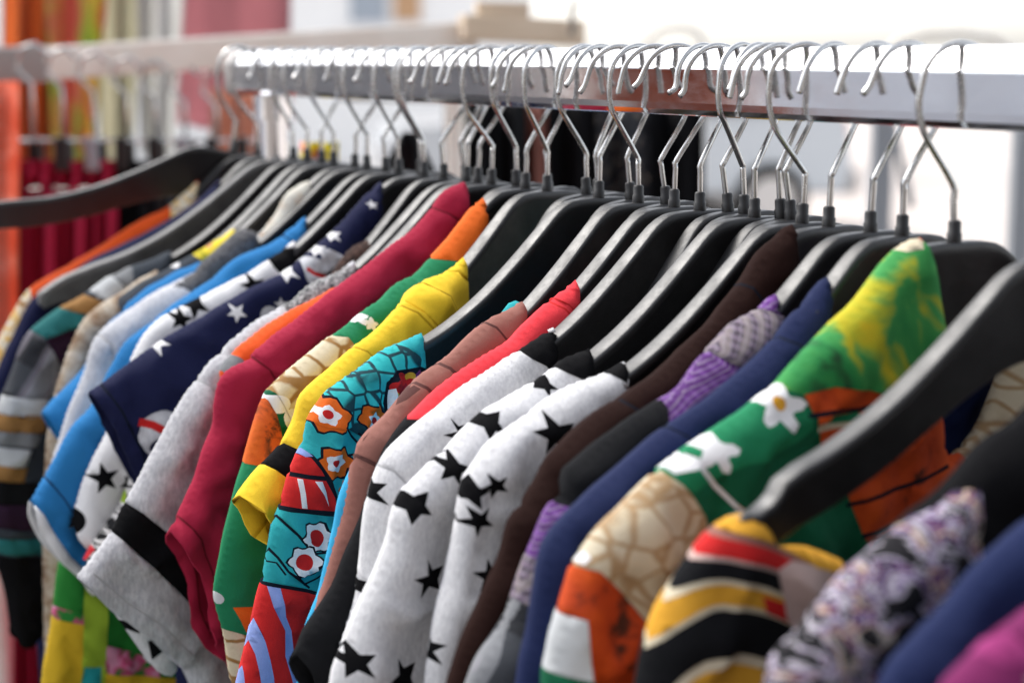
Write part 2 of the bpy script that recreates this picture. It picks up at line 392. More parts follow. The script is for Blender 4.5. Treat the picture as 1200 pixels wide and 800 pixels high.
BODY = [hanger_body(0.), hanger_body(.0, False), hanger_body(.05)]; BODY_LONG = hanger_body(-.12, True, 1.07, .95)
BODY_WIDE = hanger_body(.25, False, 1.2); BODY_FAR = hanger_body(0, False, 1.22); BODY_SHORT = hanger_body(0, False, .84)
HOOKS = [hook_mesh(rg) for _ in range(9)]; CAP = cap_mesh()
NECK_Z = -.087
HG = "black plastic hangers packed along the chrome rail"
HANGERS = {}
def hanger(px, yaw, near, label, wide=False, tilt=0., dz=0.):
    if label.startswith('bare'): tilt = -5.0
    t = t_of(px); rot = math.atan2(ACR.y, ACR.x) + math.radians(yaw)
    r = empty("coat_hanger", rail_pt(t, NECK_Z + dz), (0, math.radians(tilt), rot))
    if tilt:                                                   # swing about the point where the hook sits on the rail
        piv = rail_pt(t, .003); off = Vector((0, 0, NECK_Z + dz - .003))
        r.location = piv + Matrix.Rotation(rot, 3, 'Z') @ Matrix.Rotation(math.radians(tilt), 3, 'Y') @ off
    tag(r, label, "clothes hanger", HG)
    link("body", BODY_LONG if wide == 'long' else BODY_SHORT if wide == 'short' else BODY_FAR if wide == 'far' else BODY_WIDE if wide else BODY_SHORT if tilt < 0 else rg.choice(BODY), M['worn_plastic'] if wide == 'worn' else M['hanger_plastic'], r)
    h = link("hook", rg.choice(HOOKS), M['hook_steel'], r)
    h.rotation_euler = (0, 0, (0 if near else math.pi) + math.radians(rg.uniform(-15, 15)) - math.radians(yaw))
    if tilt: h.rotation_euler = (0, -math.radians(tilt) * .6, h.rotation_euler.z)
    link("neck_cap", CAP, M['cap_plastic'], r)
    HANGERS[px] = r
    return r

# ------------------------------------------------------------------ garments
def catmull(P, step):
    P = [np.array(p, float) for p in P]; out = []
    for i in range(len(P)-1):
        a, b_, c, d = P[max(0, i-1)], P[i], P[i+1], P[min(len(P)-1, i+2)]
        n = max(1, int(np.linalg.norm(c-b_)/step))
        # centripetal-ish: damp tangents at long/short joints
        L = np.linalg.norm(c-b_)
        m0 = (c-a); m1 = (d-b_)
        m0 = m0/max(np.linalg.norm(m0), 1e-6)*L*.9; m1 = m1/max(np.linalg.norm(m1), 1e-6)*L*.9
        for k in range(n):
            u = k/n; out.append((2*u**3-3*u*u+1)*b_+(u**3-2*u*u+u)*m0+(-2*u**3+3*u*u)*c+(u**3-u*u)*m1)
    out.append(P[-1]); return out
def inside(poly, pts):
    x, y = pts[:, 0], pts[:, 1]; r = np.zeros(len(pts), bool); n = len(poly)
    for i in range(n):
        x1, y1 = poly[i]; x2, y2 = poly[(i+1) % n]
        if y1 == y2: continue
        c = ((y1 > y) != (y2 > y)) & (x < (x2-x1)*(y-y1)/(y2-y1)+x1); r ^= c
    return r
def seg_dist(pts, A, B):
    d = np.full(len(pts), 1e9)
    for a, b_ in zip(A, B):
        v = b_-a; L = max(v@v, 1e-9); u = np.clip(((pts-a)@v)/L, 0, 1)
        d = np.minimum(d, np.hypot(*(pts-(a+u[:, None]*v)).T))
    return d
class Plane:
    def __init__(s, px, yaw, T):
        s.t = t_of(px); s.o = rail_pt(s.t); s.rot = math.atan2(ACR.y, ACR.x)+math.radians(yaw); s.T = T
        s.a = Vector((math.cos(s.rot), math.sin(s.rot), 0)); s.n = Vector((-s.a.y, s.a.x, 0))
    def cm(s, p, off=0.):
        """picture point -> (x, z) centimetres on this garment's own hanging plane (off: cm toward the viewer)"""
        o = s.o - s.n*(off*.01); r = ray(*p); k = (o-CAM).dot(s.n)/r.dot(s.n); P = CAM+r*k-o
        return np.array((P.dot(s.a)*100, P.z*100))
def star_poly(c, r, rot=0.):
    return [c+np.array((q*math.cos(rot+math.pi/2+k*math.pi/5), q*math.sin(rot+math.pi/2+k*math.pi/5))) for k, q in ((k, r if k % 2 == 0 else r*.42) for k in range(10))]
def blob_poly(c, r, petals=0, depth=.25, n=20, rot=0., sx=1.):
    return [c+np.array((sx*r*(1+depth*math.cos(petals*q))*math.cos(q+rot), r*(1+depth*math.cos(petals*q))*math.sin(q+rot))) for q in np.linspace(0, 2*math.pi, n, endpoint=False)]
def line_poly(P, w):
    P = [np.array(p) for p in P]; L, Rr = [], []
    for i, p in enumerate(P):
        d = P[min(i+1, len(P)-1)]-P[max(i-1, 0)]; d = d/max(np.linalg.norm(d), 1e-6); nn = np.array((-d[1], d[0]))
        L.append(p+nn*w/2); Rr.append(p-nn*w/2)
    return L+Rr[::-1]
GARMENT_COUNT = 0
def garment(name, label, cat, px, yaw, base, ridge, cuff=(), prints=(), T=1.1, hem=-66, neck=None, seed=None, amp=.42, group="children's clothes hanging on the black hangers",
            folds=(), clampridge=True, fine=.55, right_of=None):
    """A garment hanging on the hanger at picture x = px. ridge: shoulder/sleeve edge as seen in the photo, from the
    collar outward and down; cuff: the open sleeve end. Built as an inflated double sheet in real centimetres."""
    global GARMENT_COUNT
    GARMENT_COUNT += 1
    pl = Plane(px, yaw, T); sd = GARMENT_COUNT*3.7 if seed is None else seed
    rp = [pl.cm(p) for p in ridge]
    xc, zc = rp[0]
    left = catmull(rp, .45)
    if clampridge:
        k_ = 0
        for q in left:
            if q[0] < -18.6: break
            k_ += 1
            if q[0] < -2 and q[1] < NECK_Z*100+arm_z(q[0])+.48: q[1] = NECK_Z*100+arm_z(q[0])+.48
        zz = np.array([q[1] for q in left])
        for _ in range(3): zz[1:k_-1] = (zz[:k_-2]+2*zz[1:k_-1]+zz[2:k_])/4 if k_ > 4 else zz[1:k_-1]
        for q, z_ in zip(left[:k_], zz): q[1] = max(q[1]-.12, z_)
    for i_, q in enumerate(left):
        if 2 < i_ < len(left)-2: q += np.array((-.55, .8))*(.22*abs(noise.noise((i_*.16, sd*3.1, .5)))+.05*noise.noise((i_*.5, sd, 2.)))
    openflag = [False]*len(left)
    if cuff:
        cp = [left[-1]]+[pl.cm(p) for p in cuff]
        cc = catmull(cp, .45)[1:]; left += cc
        openflag[-1] = True; openflag += [True]*(len(cc)-1)+[False]
        # body side seam carries on down from behind the cuff
        q = left[-1]; side = [np.array((min(q[0]+.8, -9), q[1]-2)), np.array((min(q[0]+1.6, -10.), q[1]-9)), np.array((min(q[0]+1.5, -11.), hem))]
        side = [s_ for s_ in side if s_[1] >= hem]
    else:
        q = left[-1]; v = left[-1]-left[-3]; v = v/np.linalg.norm(v)
        side = []
        if q[1] > hem+8:
            side = [q+np.array((v[0]*6*.6, -6)), np.array((q[0]+v[0]*6-.3, hem+2))]
        side.append(np.array((side[-1][0] if side else q[0], hem)))
    ss = catmull([left[-1]]+side, 1.5)[1:]
    left += ss; openflag += [False]*len(ss)
    openflag[-1] = True                                        # hem open
    hx = left[-1][0]
    nhem = [np.array((x, hem)) for x in np.linspace(hx, -hx, 14)[1:-1]]
    right, ropen = [], []                                      # the far half lies flat along the hanger arm
    for p, f in list(zip(left, [openflag[-1]]+openflag[:-1]))[::-1]:
        x = -p[0]; z = min(p[1], NECK_Z*100+arm_z(x)+.35) if x < 18.2 else p[1]
        if x < max(5., -xc-1) and z > NECK_Z*100-16: continue
        right.append(np.array((x, z))); ropen.append(f)
    if ropen: ropen = ropen[1:]+[False]
    if neck is None: neck = [(xc*.97, zc-1.2), (xc*.86, zc-3.6), (xc*.6, zc-6.4), (xc*.3, zc-7.9), (0, zc-8.4)]
    xr_, zr_ = right[-1]
    nk = catmull([right[-1]]+[np.array((xr_*k, zr_+(neck[-1][1]-zr_)*q)) for k, q in ((.9, .35), (.6, .75), (.3, .95))]+[np.array(p) for p in neck[::-1]]+[left[0]], .7)[1:-1]
    loop = left+nhem+right+nk
    opn = openflag+[True]*len(nhem)+ropen+[False]*len(nk)
    opn = opn[:len(loop)]
    loop = np.array(loop)
    A, B = loop, np.roll(loop, -1, 0)
    closed = ~np.array(opn)
    # interior points
    x0, z0 = loop.min(0); x1, z1 = loop.max(0); pts = []
    z = z1; row = 0
    zf = -60 if px < 560 else -46
    while z > z0:
        h = fine if z > zf else 1.6
        x = x0+(row % 2)*h*.5
        while x < x1:
            hh = h if x < 3 else max(h, 1.4)
            pts.append((x, z)); x += hh
        z -= h*.87; row += 1
    pts = np.array(pts); pts += np.random.default_rng(int(sd*10)).uniform(-.06, .06, pts.shape)
    nrm = np.stack([-(B-A)[:, 1], (B-A)[:, 0]], 1); nrm /= np.maximum(np.linalg.norm(nrm, axis=1, keepdims=True), 1e-9)
    if ((A[:, 0]*B[:, 1]-B[:, 0]*A[:, 1]).sum()) < 0: nrm = -nrm
    mid = (A+B)/2; rings = []
    for dd in (.09, .28, .6):
        q = mid[closed]+nrm[closed]*dd; rings.append(q)
    rings = np.concatenate(rings)
    pin = pts[inside(loop, pts)]; pin = pin[seg_dist(pin, A, B) > .75]
    rin = rings[inside(loop, rings)]
    dr = seg_dist(rin, A, B); rin = rin[dr > .08]
    # prints: (polygon as picture points or cm array, material, part)
    polys = []
    for pr in prints:
        kind, mat, part, data = pr[0], pr[1], pr[2], pr[3:]
        if kind == 'edge' and len(data[0]) > 8: data = ([tuple(q) for q in [np.array(q)+np.array((0, 1.6*noise.noise((q[0]*.21, q[1]*.21, 1.)))) for q in catmull(list(data[0])+[data[0][0]], 5)[:-1]]],)
        if kind == 'poly': P = [pl.cm(p, T*.7) for p in data[0]]
        elif kind == 'edge': P = [pl.cm(p, 0) for p in data[0]]
        elif kind == 'star': P = star_poly(pl.cm(data[0], T*.9), data[1], math.radians(data[2] if len(data) > 2 else 0))
        elif kind == 'blob': P = blob_poly(pl.cm(data[0], T*.9), data[1], *data[2:])
        elif kind == 'line': P = line_poly([pl.cm(p, T*.8) for p in data[0]], data[1])
        polys.append((np.array(P), mat, part))
    allv = [Vector(p) for p in loop]; nl = len(loop)
    edges = [(i, (i+1) % nl) for i in range(nl)]
    for P, _, _ in polys:
        o_ = len(allv); Q = []
        for i in range(len(P)):
            a, b_ = P[i], P[(i+1) % len(P)]; k = max(1, int(np.linalg.norm(b_-a)/.8))
            for m in range(k): Q.append(a+(b_-a)*m/k)
        allv += [Vector(p) for p in Q]; edges += [(o_+i, o_+(i+1) % len(Q)) for i in range(len(Q))]
    allv += [Vector(p) for p in rin]+[Vector(p) for p in pin]
    V2, _, F2, *_ = delaunay_2d_cdt(allv, edges, [], 0, 1e-3)
    V2 = np.array([(v.x, v.y) for v in V2]); F2 = [f for f in F2 if len(f) == 3]
    cen = np.array([(V2[a]+V2[b_]+V2[c])/3 for a, b_, c in F2])
    keep = inside(loop, cen); F2 = [f for f, k in zip(F2, keep) if k]; cen = cen[keep]
    matn = [base]*len(F2); partn = [None]*len(F2)
    for P, m, part in polys:
        ins = inside(P, cen)
        for i in np.nonzero(ins)[0]:
            matn[i] = m
            if part: partn[i] = part
            elif part == '': partn[i] = None
    d = seg_dist(V2, A[closed], B[closed]); dall = seg_dist(V2, A, B)
    R_ = T*1.15
    th = T*np.sqrt(np.clip(1-(1-np.clip(d, 0, R_)/R_)**2, 0, 1))
    th = th+.30*np.clip(d/7, 0, 1)
    onclosed = d < 2e-3
    fold = np.zeros(len(V2)); wr = np.zeros(len(V2))
    for i, (x, z) in enumerate(V2):
        g = min(1., max(0., (d[i]-.4)/4.5))
        ax = abs(x)
        if ax < 21: g *= max(min(1., max(0., (NECK_Z*100+arm_z(ax)-z-2.6)/3)), min(1., max(0., (ax-18.4)/2.5)))
        u = x*.93-z*.30; v = x*.30+z*.93
        f1 = noise.noise((u*.23, v*.045, pl.t*9)); f2 = noise.noise((u*.55+sd, v*.09, sd)); f3 = noise.noise((u*.5+sd*2, v*.4, sd*1.3))
        fold[i] = g*(amp*2.2*f1+amp*1.15*f2)+min(1, d[i]/1.5)*.10*f3
        wr[i] = min(1., d[i]/.8)*(.10*noise.noise((x*.8, z*.35, sd*2.1))+.05*noise.noise((x*1.9, z*1.3, sd)))
        bend = .5*noise.noise((x*.12, z*.12, sd)); u2 = u*math.cos(bend)-v*math.sin(bend)
        r1 = max(0., 1-abs(noise.noise((u2*.30+sd*5, v*.07, sd)))*3.2); r2 = max(0., 1-abs(noise.noise((x*.22+z*.30, (z-x)*.14, sd*3.)))*3.6)
        wr[i] += min(1., max(0., d[i]-.15)/1.1)*(.62*r1*r1+.36*r2*r2)
    for (P, wdt, am) in folds:                                 # folds seen in the photo
        Q = np.array([pl.cm(p, T) for p in P]); dd = seg_dist(V2, Q[:-1], Q[1:])
        wr += am*np.exp(-(dd/wdt)**2)*np.clip(d/.6, 0, 1)
    root = bpy.data.objects.new(name, None)
    groups = {}
    for i, f in enumerate(F2): groups.setdefault(partn[i], []).append(i)
    def build(nm, idx):
        vs, fs, mi, mm = [], [], [], []; mp = {}
        lift = .05 if nm != name else 0.
        def vid(i, s):
            s_ = 0 if onclosed[i] else s
            if (i, s_) not in mp:
                y = fold[i]+s*(th[i]+(wr[i] if s < 0 else .6*wr[i])+lift) if s_ else fold[i]
                mp[(i, s_)] = len(vs); vs.append((V2[i][0]*.01, y*.01, V2[i][1]*.01))
            return mp[(i, s_)]
        for i in idx:
            a, b_, c = F2[i]
            if matn[i] not in mm: mm.append(matn[i])
            k = mm.index(matn[i])
            for s, tri in ((-1, (a, b_, c)), (1, (a, c, b_))):
                q = tuple(vid(j, s) for j in tri)
                if len(set(q)) == 3: fs.append(q); mi.append(k)
        me = bpy.data.meshes.new(nm); me.from_pydata(vs, [], fs)
        for m in mm: me.materials.append(M[m])
        me.polygons.foreach_set("material_index", mi); me.polygons.foreach_set("use_smooth", [True]*len(fs)); me.update()
        return me
    main = bpy.data.objects.new(name, build(name, groups[None])); COL.objects.link(main)
    main.location = pl.o; main.rotation_euler = (0, 0, pl.rot)
    tag(main, label, cat, group)
    for pn, idx in groups.items():
        if pn is None: continue
        c = bpy.data.objects.new(pn.split('#')[0], build(pn, idx)); COL.objects.link(c); c.parent = main
    if cuff:
        for ob in [main]+list(main.children):
            md = ob.modifiers.new("cloth", 'SOLIDIFY'); md.thickness = .0016; md.offset = -1; md.use_rim = True
    return main

def sq(x0, y0, x1, y1): return [(x0, y0), (x1, y0), (x1, y1), (x0, y1)]
GT = {}
NECKJ = [(-1.0, -15), (-.6, -17.5), (-.2, -19), (0, -19.2)]
#G-START
# --- far left
garment("orange_shirt", "orange shirt with cream and yellow floral bands, farthest left on the rail", "shirt", 300, 0, 'orange',
        [(232, 226), (205, 240), (165, 258), (120, 287), (85, 308), (55, 325), (35, 338), (17, 365), (0, 395), (-14, 440), (-14, 500), (5, 590), (35, 690)],
        prints=[('poly', 'floral_yellow', 'collar', [(200, 215), (245, 215), (240, 262), (195, 262), (203, 240)]),
                ('poly', 'floral_yellow', 'sleeve', [(40, 325), (36, 352), (10, 420), (-40, 540), (-60, 400), (20, 330)])])
garment("navy_shirt", "dark navy shirt just in front of the orange one under the worn grey hanger", "shirt", 322, 0, 'navy',
        [(258, 232), (240, 233), (215, 247), (180, 268), (130, 293), (85, 318), (38, 350), (22, 380), (6, 412), (-8, 450), (-12, 500), (0, 580), (30, 690)])
garment("striped_shirt", "dark long sleeved shirt with grey, teal, tan and white striped sleeve", "shirt", 360, 0, 'slate',
        [(200, 303), (190, 306), (150, 314), (120, 330), (95, 347), (72, 360), (37, 385), (27, 400), (10, 445), (-2, 475), (-12, 520), (-15, 590), (-6, 655), (5, 690), (11, 733)],
        cuff=[(22, 753), (45, 738), (62, 705)],
        prints=[('poly', 'grey_cloth', 'band', [(160, 300), (150, 345), (112, 350), (118, 325)]),
                ('poly', 'pale_grey', 'band#2', [(133, 322), (150, 344), (125, 352), (100, 338), (112, 328)]),
                ('poly', 'tan', 'band#3', [(92, 343), (118, 352), (105, 368), (66, 362)]),
                ('poly', 'teal', 'band#4', [(66, 360), (98, 368), (92, 380), (50, 395), (34, 385)]),
                ('poly', 'purple_dark', None, [(50, 395), (92, 380), (90, 425), (60, 432)]),
                ('poly', 'plaid_dark', 'sleeve', [(34, 385), (50, 395), (70, 430), (90, 428), (60, 470), (-12, 464), (5, 440)]),
                ('poly', 'pale_grey', 'band#5', [(-20, 463), (60, 466), (52, 487), (-20, 485)]),
                ('poly', 'tan', 'band#6', [(-20, 485), (56, 487), (50, 506), (-20, 504)]),
                ('poly', 'grey_cloth', 'band#7', [(-20, 504), (46, 507), (44, 523), (-20, 520)]),
                ('poly', 'pale_grey', 'band#8', [(-20, 522), (34, 525), (28, 546), (-20, 543)]),
                ('poly', 'tan', 'band#9', [(-20, 543), (30, 546), (26, 565), (-20, 562)]),
                ('poly', 'charcoal', 'band#10', [(-20, 562), (60, 565), (60, 590), (-20, 590)]),
                ('poly', 'purple_dark', 'band#11', [(-20, 590), (70, 590), (70, 620), (-20, 618)]),
                ('poly', 'teal', 'band#12', [(-20, 632), (60, 628), (65, 646), (-20, 650)]),
                ('poly', 'black_cloth', 'cuff', [(-20, 652), (90, 648), (90, 720), (40, 770), (0, 760)])])
garment("beige_shirt", "beige speckled print shirt beside the striped sleeve", "shirt", 377, 4, 'beige_print',
        [(184, 325), (180, 327), (160, 336), (127, 351), (102, 370), (92, 385), (84, 402), (75, 428), (65, 458), (58, 500), (52, 560)])
garment("slate_shirt", "dark slate shirt with a green and yellow collar", "shirt", 391, 0, 'slate',
        [(274, 272), (268, 278), (250, 285), (232, 295), (215, 305), (198, 316), (185, 327), (165, 348), (140, 375), (125, 410), (110, 450)],
        prints=[('poly', 'floral_bright', 'collar', [(228, 270), (285, 260), (280, 300), (236, 305), (229, 298)]),
                ('blob', 'white_cloth', None, (208, 308), .35)])
garment("blue_tee", "blue tee whose pointed short sleeve hangs at the far left", "t-shirt", 405, 0, 'royal_blue',
        [(235, 315), (228, 318), (205, 330), (180, 343), (150, 362), (122, 385), (104, 418), (97, 432), (72, 458), (49, 482)],
        cuff=[(60, 500), (72, 517), (84, 532)])
garment("light_grey_shirt", "pale heather grey long sleeved shirt left of the star shirt", "shirt", 416, 2, 'heather_light',
        [(228, 322), (200, 335), (190, 339), (170, 350), (140, 372), (115, 392), (106, 408), (100, 432), (85, 470), (72, 512), (57, 552)], cuff=[(68, 572), (84, 584), (105, 590)],
        prints=[('line', 'seam_grey', None, [(118, 392), (128, 402), (132, 430)], .16)])
garment("charcoal_sweater", "charcoal speckled knit sweater with raised collar", "sweater", 430, -6, 'charcoal_speckle',
        [(300, 272), (285, 265), (274, 273), (262, 285), (245, 300), (232, 312), (226, 330), (200, 368), (165, 405), (145, 445)])
garment("cream_floral_top", "cream floral top with orange edge, between two bare hangers", "top", 414, 6, 'floral_cream',
        [(362, 212), (355, 214), (336, 228), (325, 248), (308, 272), (290, 300), (270, 320), (240, 350)], clampridge=False, T=.9)
garment("tropical_dress", "green dress with pink and yellow bands showing at bottom left", "dress", 438, 0, 'grass_green',
        [(300, 302), (285, 315), (240, 352), (205, 380), (165, 412), (140, 450), (122, 482), (102, 525), (84, 580), (73, 640), (67, 668), (62, 712), (53, 772), (46, 830)],
        prints=[('poly', 'pink_green', 'band', [(40, 710), (96, 714), (96, 727), (40, 724)]),
                ('poly', 'mustard', 'hem', [(30, 724), (96, 727), (92, 860), (20, 860)]),
                ('poly', 'lime', 'side_panel', [(95, 660), (121, 660), (121, 860), (91, 860)]),
                ('poly', 'turquoise', None, [(96, 778), (116, 778), (116, 800), (93, 800)]),
                ('poly', 'pink_green', 'band#2', [(121, 752), (182, 770), (182, 790), (121, 785)]),
                ('poly', 'mustard', 'hem#2', [(121, 785), (240, 792), (240, 860), (121, 860)])], hem=-68, clampridge=False)
garment("bright_blue_shirt", "bright blue shirt with a white trimmed sleeve end", "shirt", 452, 0, 'royal_blue',
        [(358, 268), (352, 265), (335, 277), (300, 293), (272, 306), (240, 338), (200, 364), (150, 400), (127, 435), (110, 472), (82, 505), (57, 550), (37, 585)],
        cuff=[(40, 612), (57, 643), (90, 676), (102, 692), (118, 686), (150, 690), (190, 722), (220, 800)],
        prints=[('line', 'navy_bright', None, [(335, 276), (345, 284), (352, 298)], .12), ('poly', 'white_cloth', 'trim', [(30, 580), (50, 602), (62, 625), (80, 650), (104, 672), (120, 700), (80, 700), (30, 640)]),
                ('line', 'navy_bright', None, [(55, 560), (75, 585), (95, 620)], .12)])
garment("white_star_shirt", "white shirt with small black stars and black collar, behind the navy skull shirt", "shirt", 467, 0, 'white_cloth',
        [(345, 300), (330, 303), (319, 309), (300, 318), (265, 340), (235, 348), (200, 365), (180, 380), (167, 395), (150, 430), (127, 502), (107, 540), (92, 580), (83, 612)],
        cuff=[(86, 626), (95, 638), (112, 652), (150, 692), (215, 800)],
        prints=[('poly', 'black_cloth', 'collar', [(317, 300), (345, 290), (362, 310), (345, 330), (327, 322)]),
                ('star', 'black_cloth', None, (230, 356), 1.15, 20), ('star', 'black_cloth', None, (212, 374), .9, -15), ('star', 'black_cloth', None, (297, 335), 1.0, 10),
                ('star', 'black_cloth', None, (122, 560), 1.15, 8), ('star', 'black_cloth', None, (152, 566), .8, 30), ('blob', 'black_cloth', None, (86, 611), .7)])
garment("zebra_top", "black and white zebra print top with coral edge peeking out below navy sleeve", "top", 482, 0, 'zebra',
        [(345, 345), (320, 352), (260, 390), (200, 440), (172, 500), (153, 560), (140, 592), (120, 622), (98, 655)], cuff=[(112, 664), (130, 676), (170, 720), (215, 795)], clampridge=False,
        prints=[('poly', 'lime', None, [(136, 566), (152, 566), (150, 590), (138, 590)]), ('poly', 'coral', None, [(92, 640), (108, 628), (112, 645), (100, 662)])])
SK = lambda c, r: [('blob', 'heather_light', None, c, r, 3, .07, 22, .5)]
garment("navy_skull_shirt", "navy tee with white stars and pirate skulls, wide short sleeve spread leftward", "t-shirt", 497, 0, 'navy',
        [(447, 243), (436, 234), (425, 245), (407, 271), (390, 276), (375, 290), (350, 307), (300, 341), (265, 357), (195, 395), (150, 429), (104, 459)],
        cuff=[(127, 500), (141, 531), (157, 560), (172, 585)],
        prints=[('blob', 'heather_light', None, (186, 506), 1.62, 0, 0, 24), ('poly', 'heather_light', None, [(164, 515), (178, 545), (200, 540), (206, 515)]),
                ('line', 'red', None, [(158, 492), (174, 495), (194, 505), (214, 519)], .55), ('blob', 'navy', None, (182, 521), .45),
                ('blob', 'heather_light', None, (369, 317), .95, 3, .1, 22), ('line', 'red', None, [(359, 314), (366, 320), (380, 324)], .3),
                ('blob', 'heather_light', None, (386, 304), .75, 3, .1, 22), ('star', 'white_cloth', None, (340, 318), .85, 15),
                ('star', 'white_cloth', None, (394, 276), .55), ('star', 'white_cloth', None, (375, 293), .6), ('star', 'white_cloth', None, (277, 366), .7, 30),
                ('blob', 'heather_light', None, (317, 374), .95, 3, .1, 22), ('star', 'white_cloth', None, (327, 356), .5),
                ('star', 'white_cloth', None, (187, 402), .9, 40), ('star', 'white_cloth', None, (436, 240), .35), ('star', 'white_cloth', None, (151, 421), .35),
                ('line', 'dark_line', None, [(122, 452), (146, 492), (162, 525), (178, 560)], .14)])
garment("fuzzy_sweater", "fuzzy dark brown sweater bunched at its collar", "sweater", 520, 2, 'fuzzy_brown',
        [(452, 290), (440, 283), (430, 283), (412, 292), (399, 308), (391, 322), (365, 350), (335, 372), (300, 410)], clampridge=False)
garment("star_sleeve_tee", "white tee with black stars and rolled sleeve, under the grey jersey cuff", "t-shirt", 533, 0, 'heather_white', clampridge=False, ridge=
        [(352, 380), (330, 390), (285, 425), (245, 470), (208, 530), (180, 590), (155, 645), (134, 690), (128, 706), (138, 724), (152, 744), (168, 767)],
        cuff=[(178, 780), (195, 786), (208, 772)],
        prints=[('star', 'black_cloth', None, (152, 733), 1.0, 10), ('poly', 'black_cloth', 'cuff', [(172, 750), (190, 742), (196, 755), (178, 772)])])
garment("grey_jersey", "heather grey jersey tee with mottled collar and wide black sleeve stripe", "t-shirt", 547, 3, 'heather_grey',
        [(415, 330), (408, 326), (385, 324), (365, 332), (350, 348), (338, 368), (300, 389), (285, 402), (252, 420), (232, 445), (220, 460), (200, 492), (182, 525), (160, 565), (142, 600), (131, 624), (90, 676)],
        cuff=[(125, 707), (150, 730), (175, 745), (198, 768), (214, 784)],
        prints=[('edge', 'mottled_knit', 'collar', [(337, 372), (330, 355), (352, 325), (385, 310), (425, 318), (450, 345), (400, 390), (360, 365), (345, 372)]),
                ('poly', 'black_cloth', 'stripe', [(122, 622), (142, 596), (150, 590), (165, 600), (195, 625), (212, 650), (240, 690), (228, 714), (205, 690), (165, 652), (132, 622)]),
                ('line', 'seam_grey', None, [(232, 444), (246, 452), (256, 466), (262, 490)], .14), ('line', 'seam_grey', None, [(110, 672), (150, 706), (190, 732), (222, 765)], .1)],
        folds=[([(236, 470), (205, 540), (175, 605)], .7, .22), ([(262, 470), (225, 560)], .6, -.2)])
garment("orange_tee", "orange tee with a keyhole neck between grey jersey and burgundy shirt", "t-shirt", 560, 4, 'orange',
        [(392, 352), (378, 357), (340, 371), (305, 397), (275, 413), (263, 425), (259, 445), (266, 475), (282, 560), (310, 700)],
        prints=[('blob', 'grey_cloth', None, (277, 430), .55)])
garment("burgundy_shirt", "burgundy long sleeved shirt with its collar standing tallest", "shirt", 576, 5, 'burgundy',
        [(549, 240), (538, 226), (527, 219), (520, 224), (512, 237), (495, 262), (470, 280), (440, 303), (412, 325), (380, 348), (350, 372), (318, 400), (293, 421), (270, 432), (258, 446), (252, 472), (250, 500), (240, 530), (225, 570), (211, 600), (199, 622)],
        cuff=[(206, 642), (222, 665), (229, 690), (229, 710), (236, 742), (250, 765), (264, 775)],
        prints=[('line', 'maroon_seam', None, [(508, 240), (524, 250), (544, 268)], .14), ('line', 'maroon_seam', None, [(300, 417), (312, 432), (325, 455), (330, 480)], .14), ('line', 'maroon_seam', None, [(214, 606), (232, 630), (244, 668), (248, 720), (262, 752)], .12)],
        folds=[([(350, 390), (300, 440), (285, 480)], .6, .2), ([(400, 345), (440, 320)], .6, .15), ([(255, 520), (235, 590), (222, 640)], .6, .22)])
garment("jungle_print_shirt", "long sleeved shirt in green, orange and cream giraffe print, left of yellow shirt", "shirt", 616, 10, 'green',
        [(566, 304), (556, 282), (545, 271), (532, 285), (515, 300), (495, 320), (485, 327), (472, 328), (460, 337), (450, 350), (430, 362), (410, 382), (385, 400), (350, 425), (322, 450), (313, 460), (305, 482), (297, 505), (287, 545), (277, 575), (270, 605), (260, 645), (253, 692), (256, 715), (266, 752), (272, 800)],
        prints=[('edge', 'orange_print', 'collar', [(505, 303), (490, 230), (600, 230), (600, 310), (560, 301), (535, 304)]),
                ('poly', 'giraffe', 'shoulder', [(300, 470), (325, 440), (380, 395), (408, 395), (420, 430), (370, 490), (345, 520), (325, 460)]),
                ('poly', 'deep_green', None, [(314, 455), (320, 452), (345, 498), (345, 530), (325, 520), (320, 490)]),
                ('blob', 'white_cloth', None, (327, 474), .62, 2, .15), ('blob', 'white_cloth', None, (340, 490), .5),
                ('poly', 'orange_brown', 'sleeve', [(316, 455), (324, 500), (325, 530), (300, 545), (270, 548), (290, 490)]),
                ('poly', 'orange_print', None, [(270, 710), (295, 706), (300, 740), (284, 738)]), ('poly', 'giraffe', 'cuff', [(255, 738), (284, 742), (300, 745), (300, 830), (255, 830)]),
                ('blob', 'white_cloth', None, (428, 372), .45, 5, .3), ('blob', 'white_cloth', None, (436, 380), .35, 5, .3), ('blob', 'pale_grey', None, (258, 706), .4)],
        folds=[([(285, 560), (274, 620), (270, 690)], .4, -.25)])
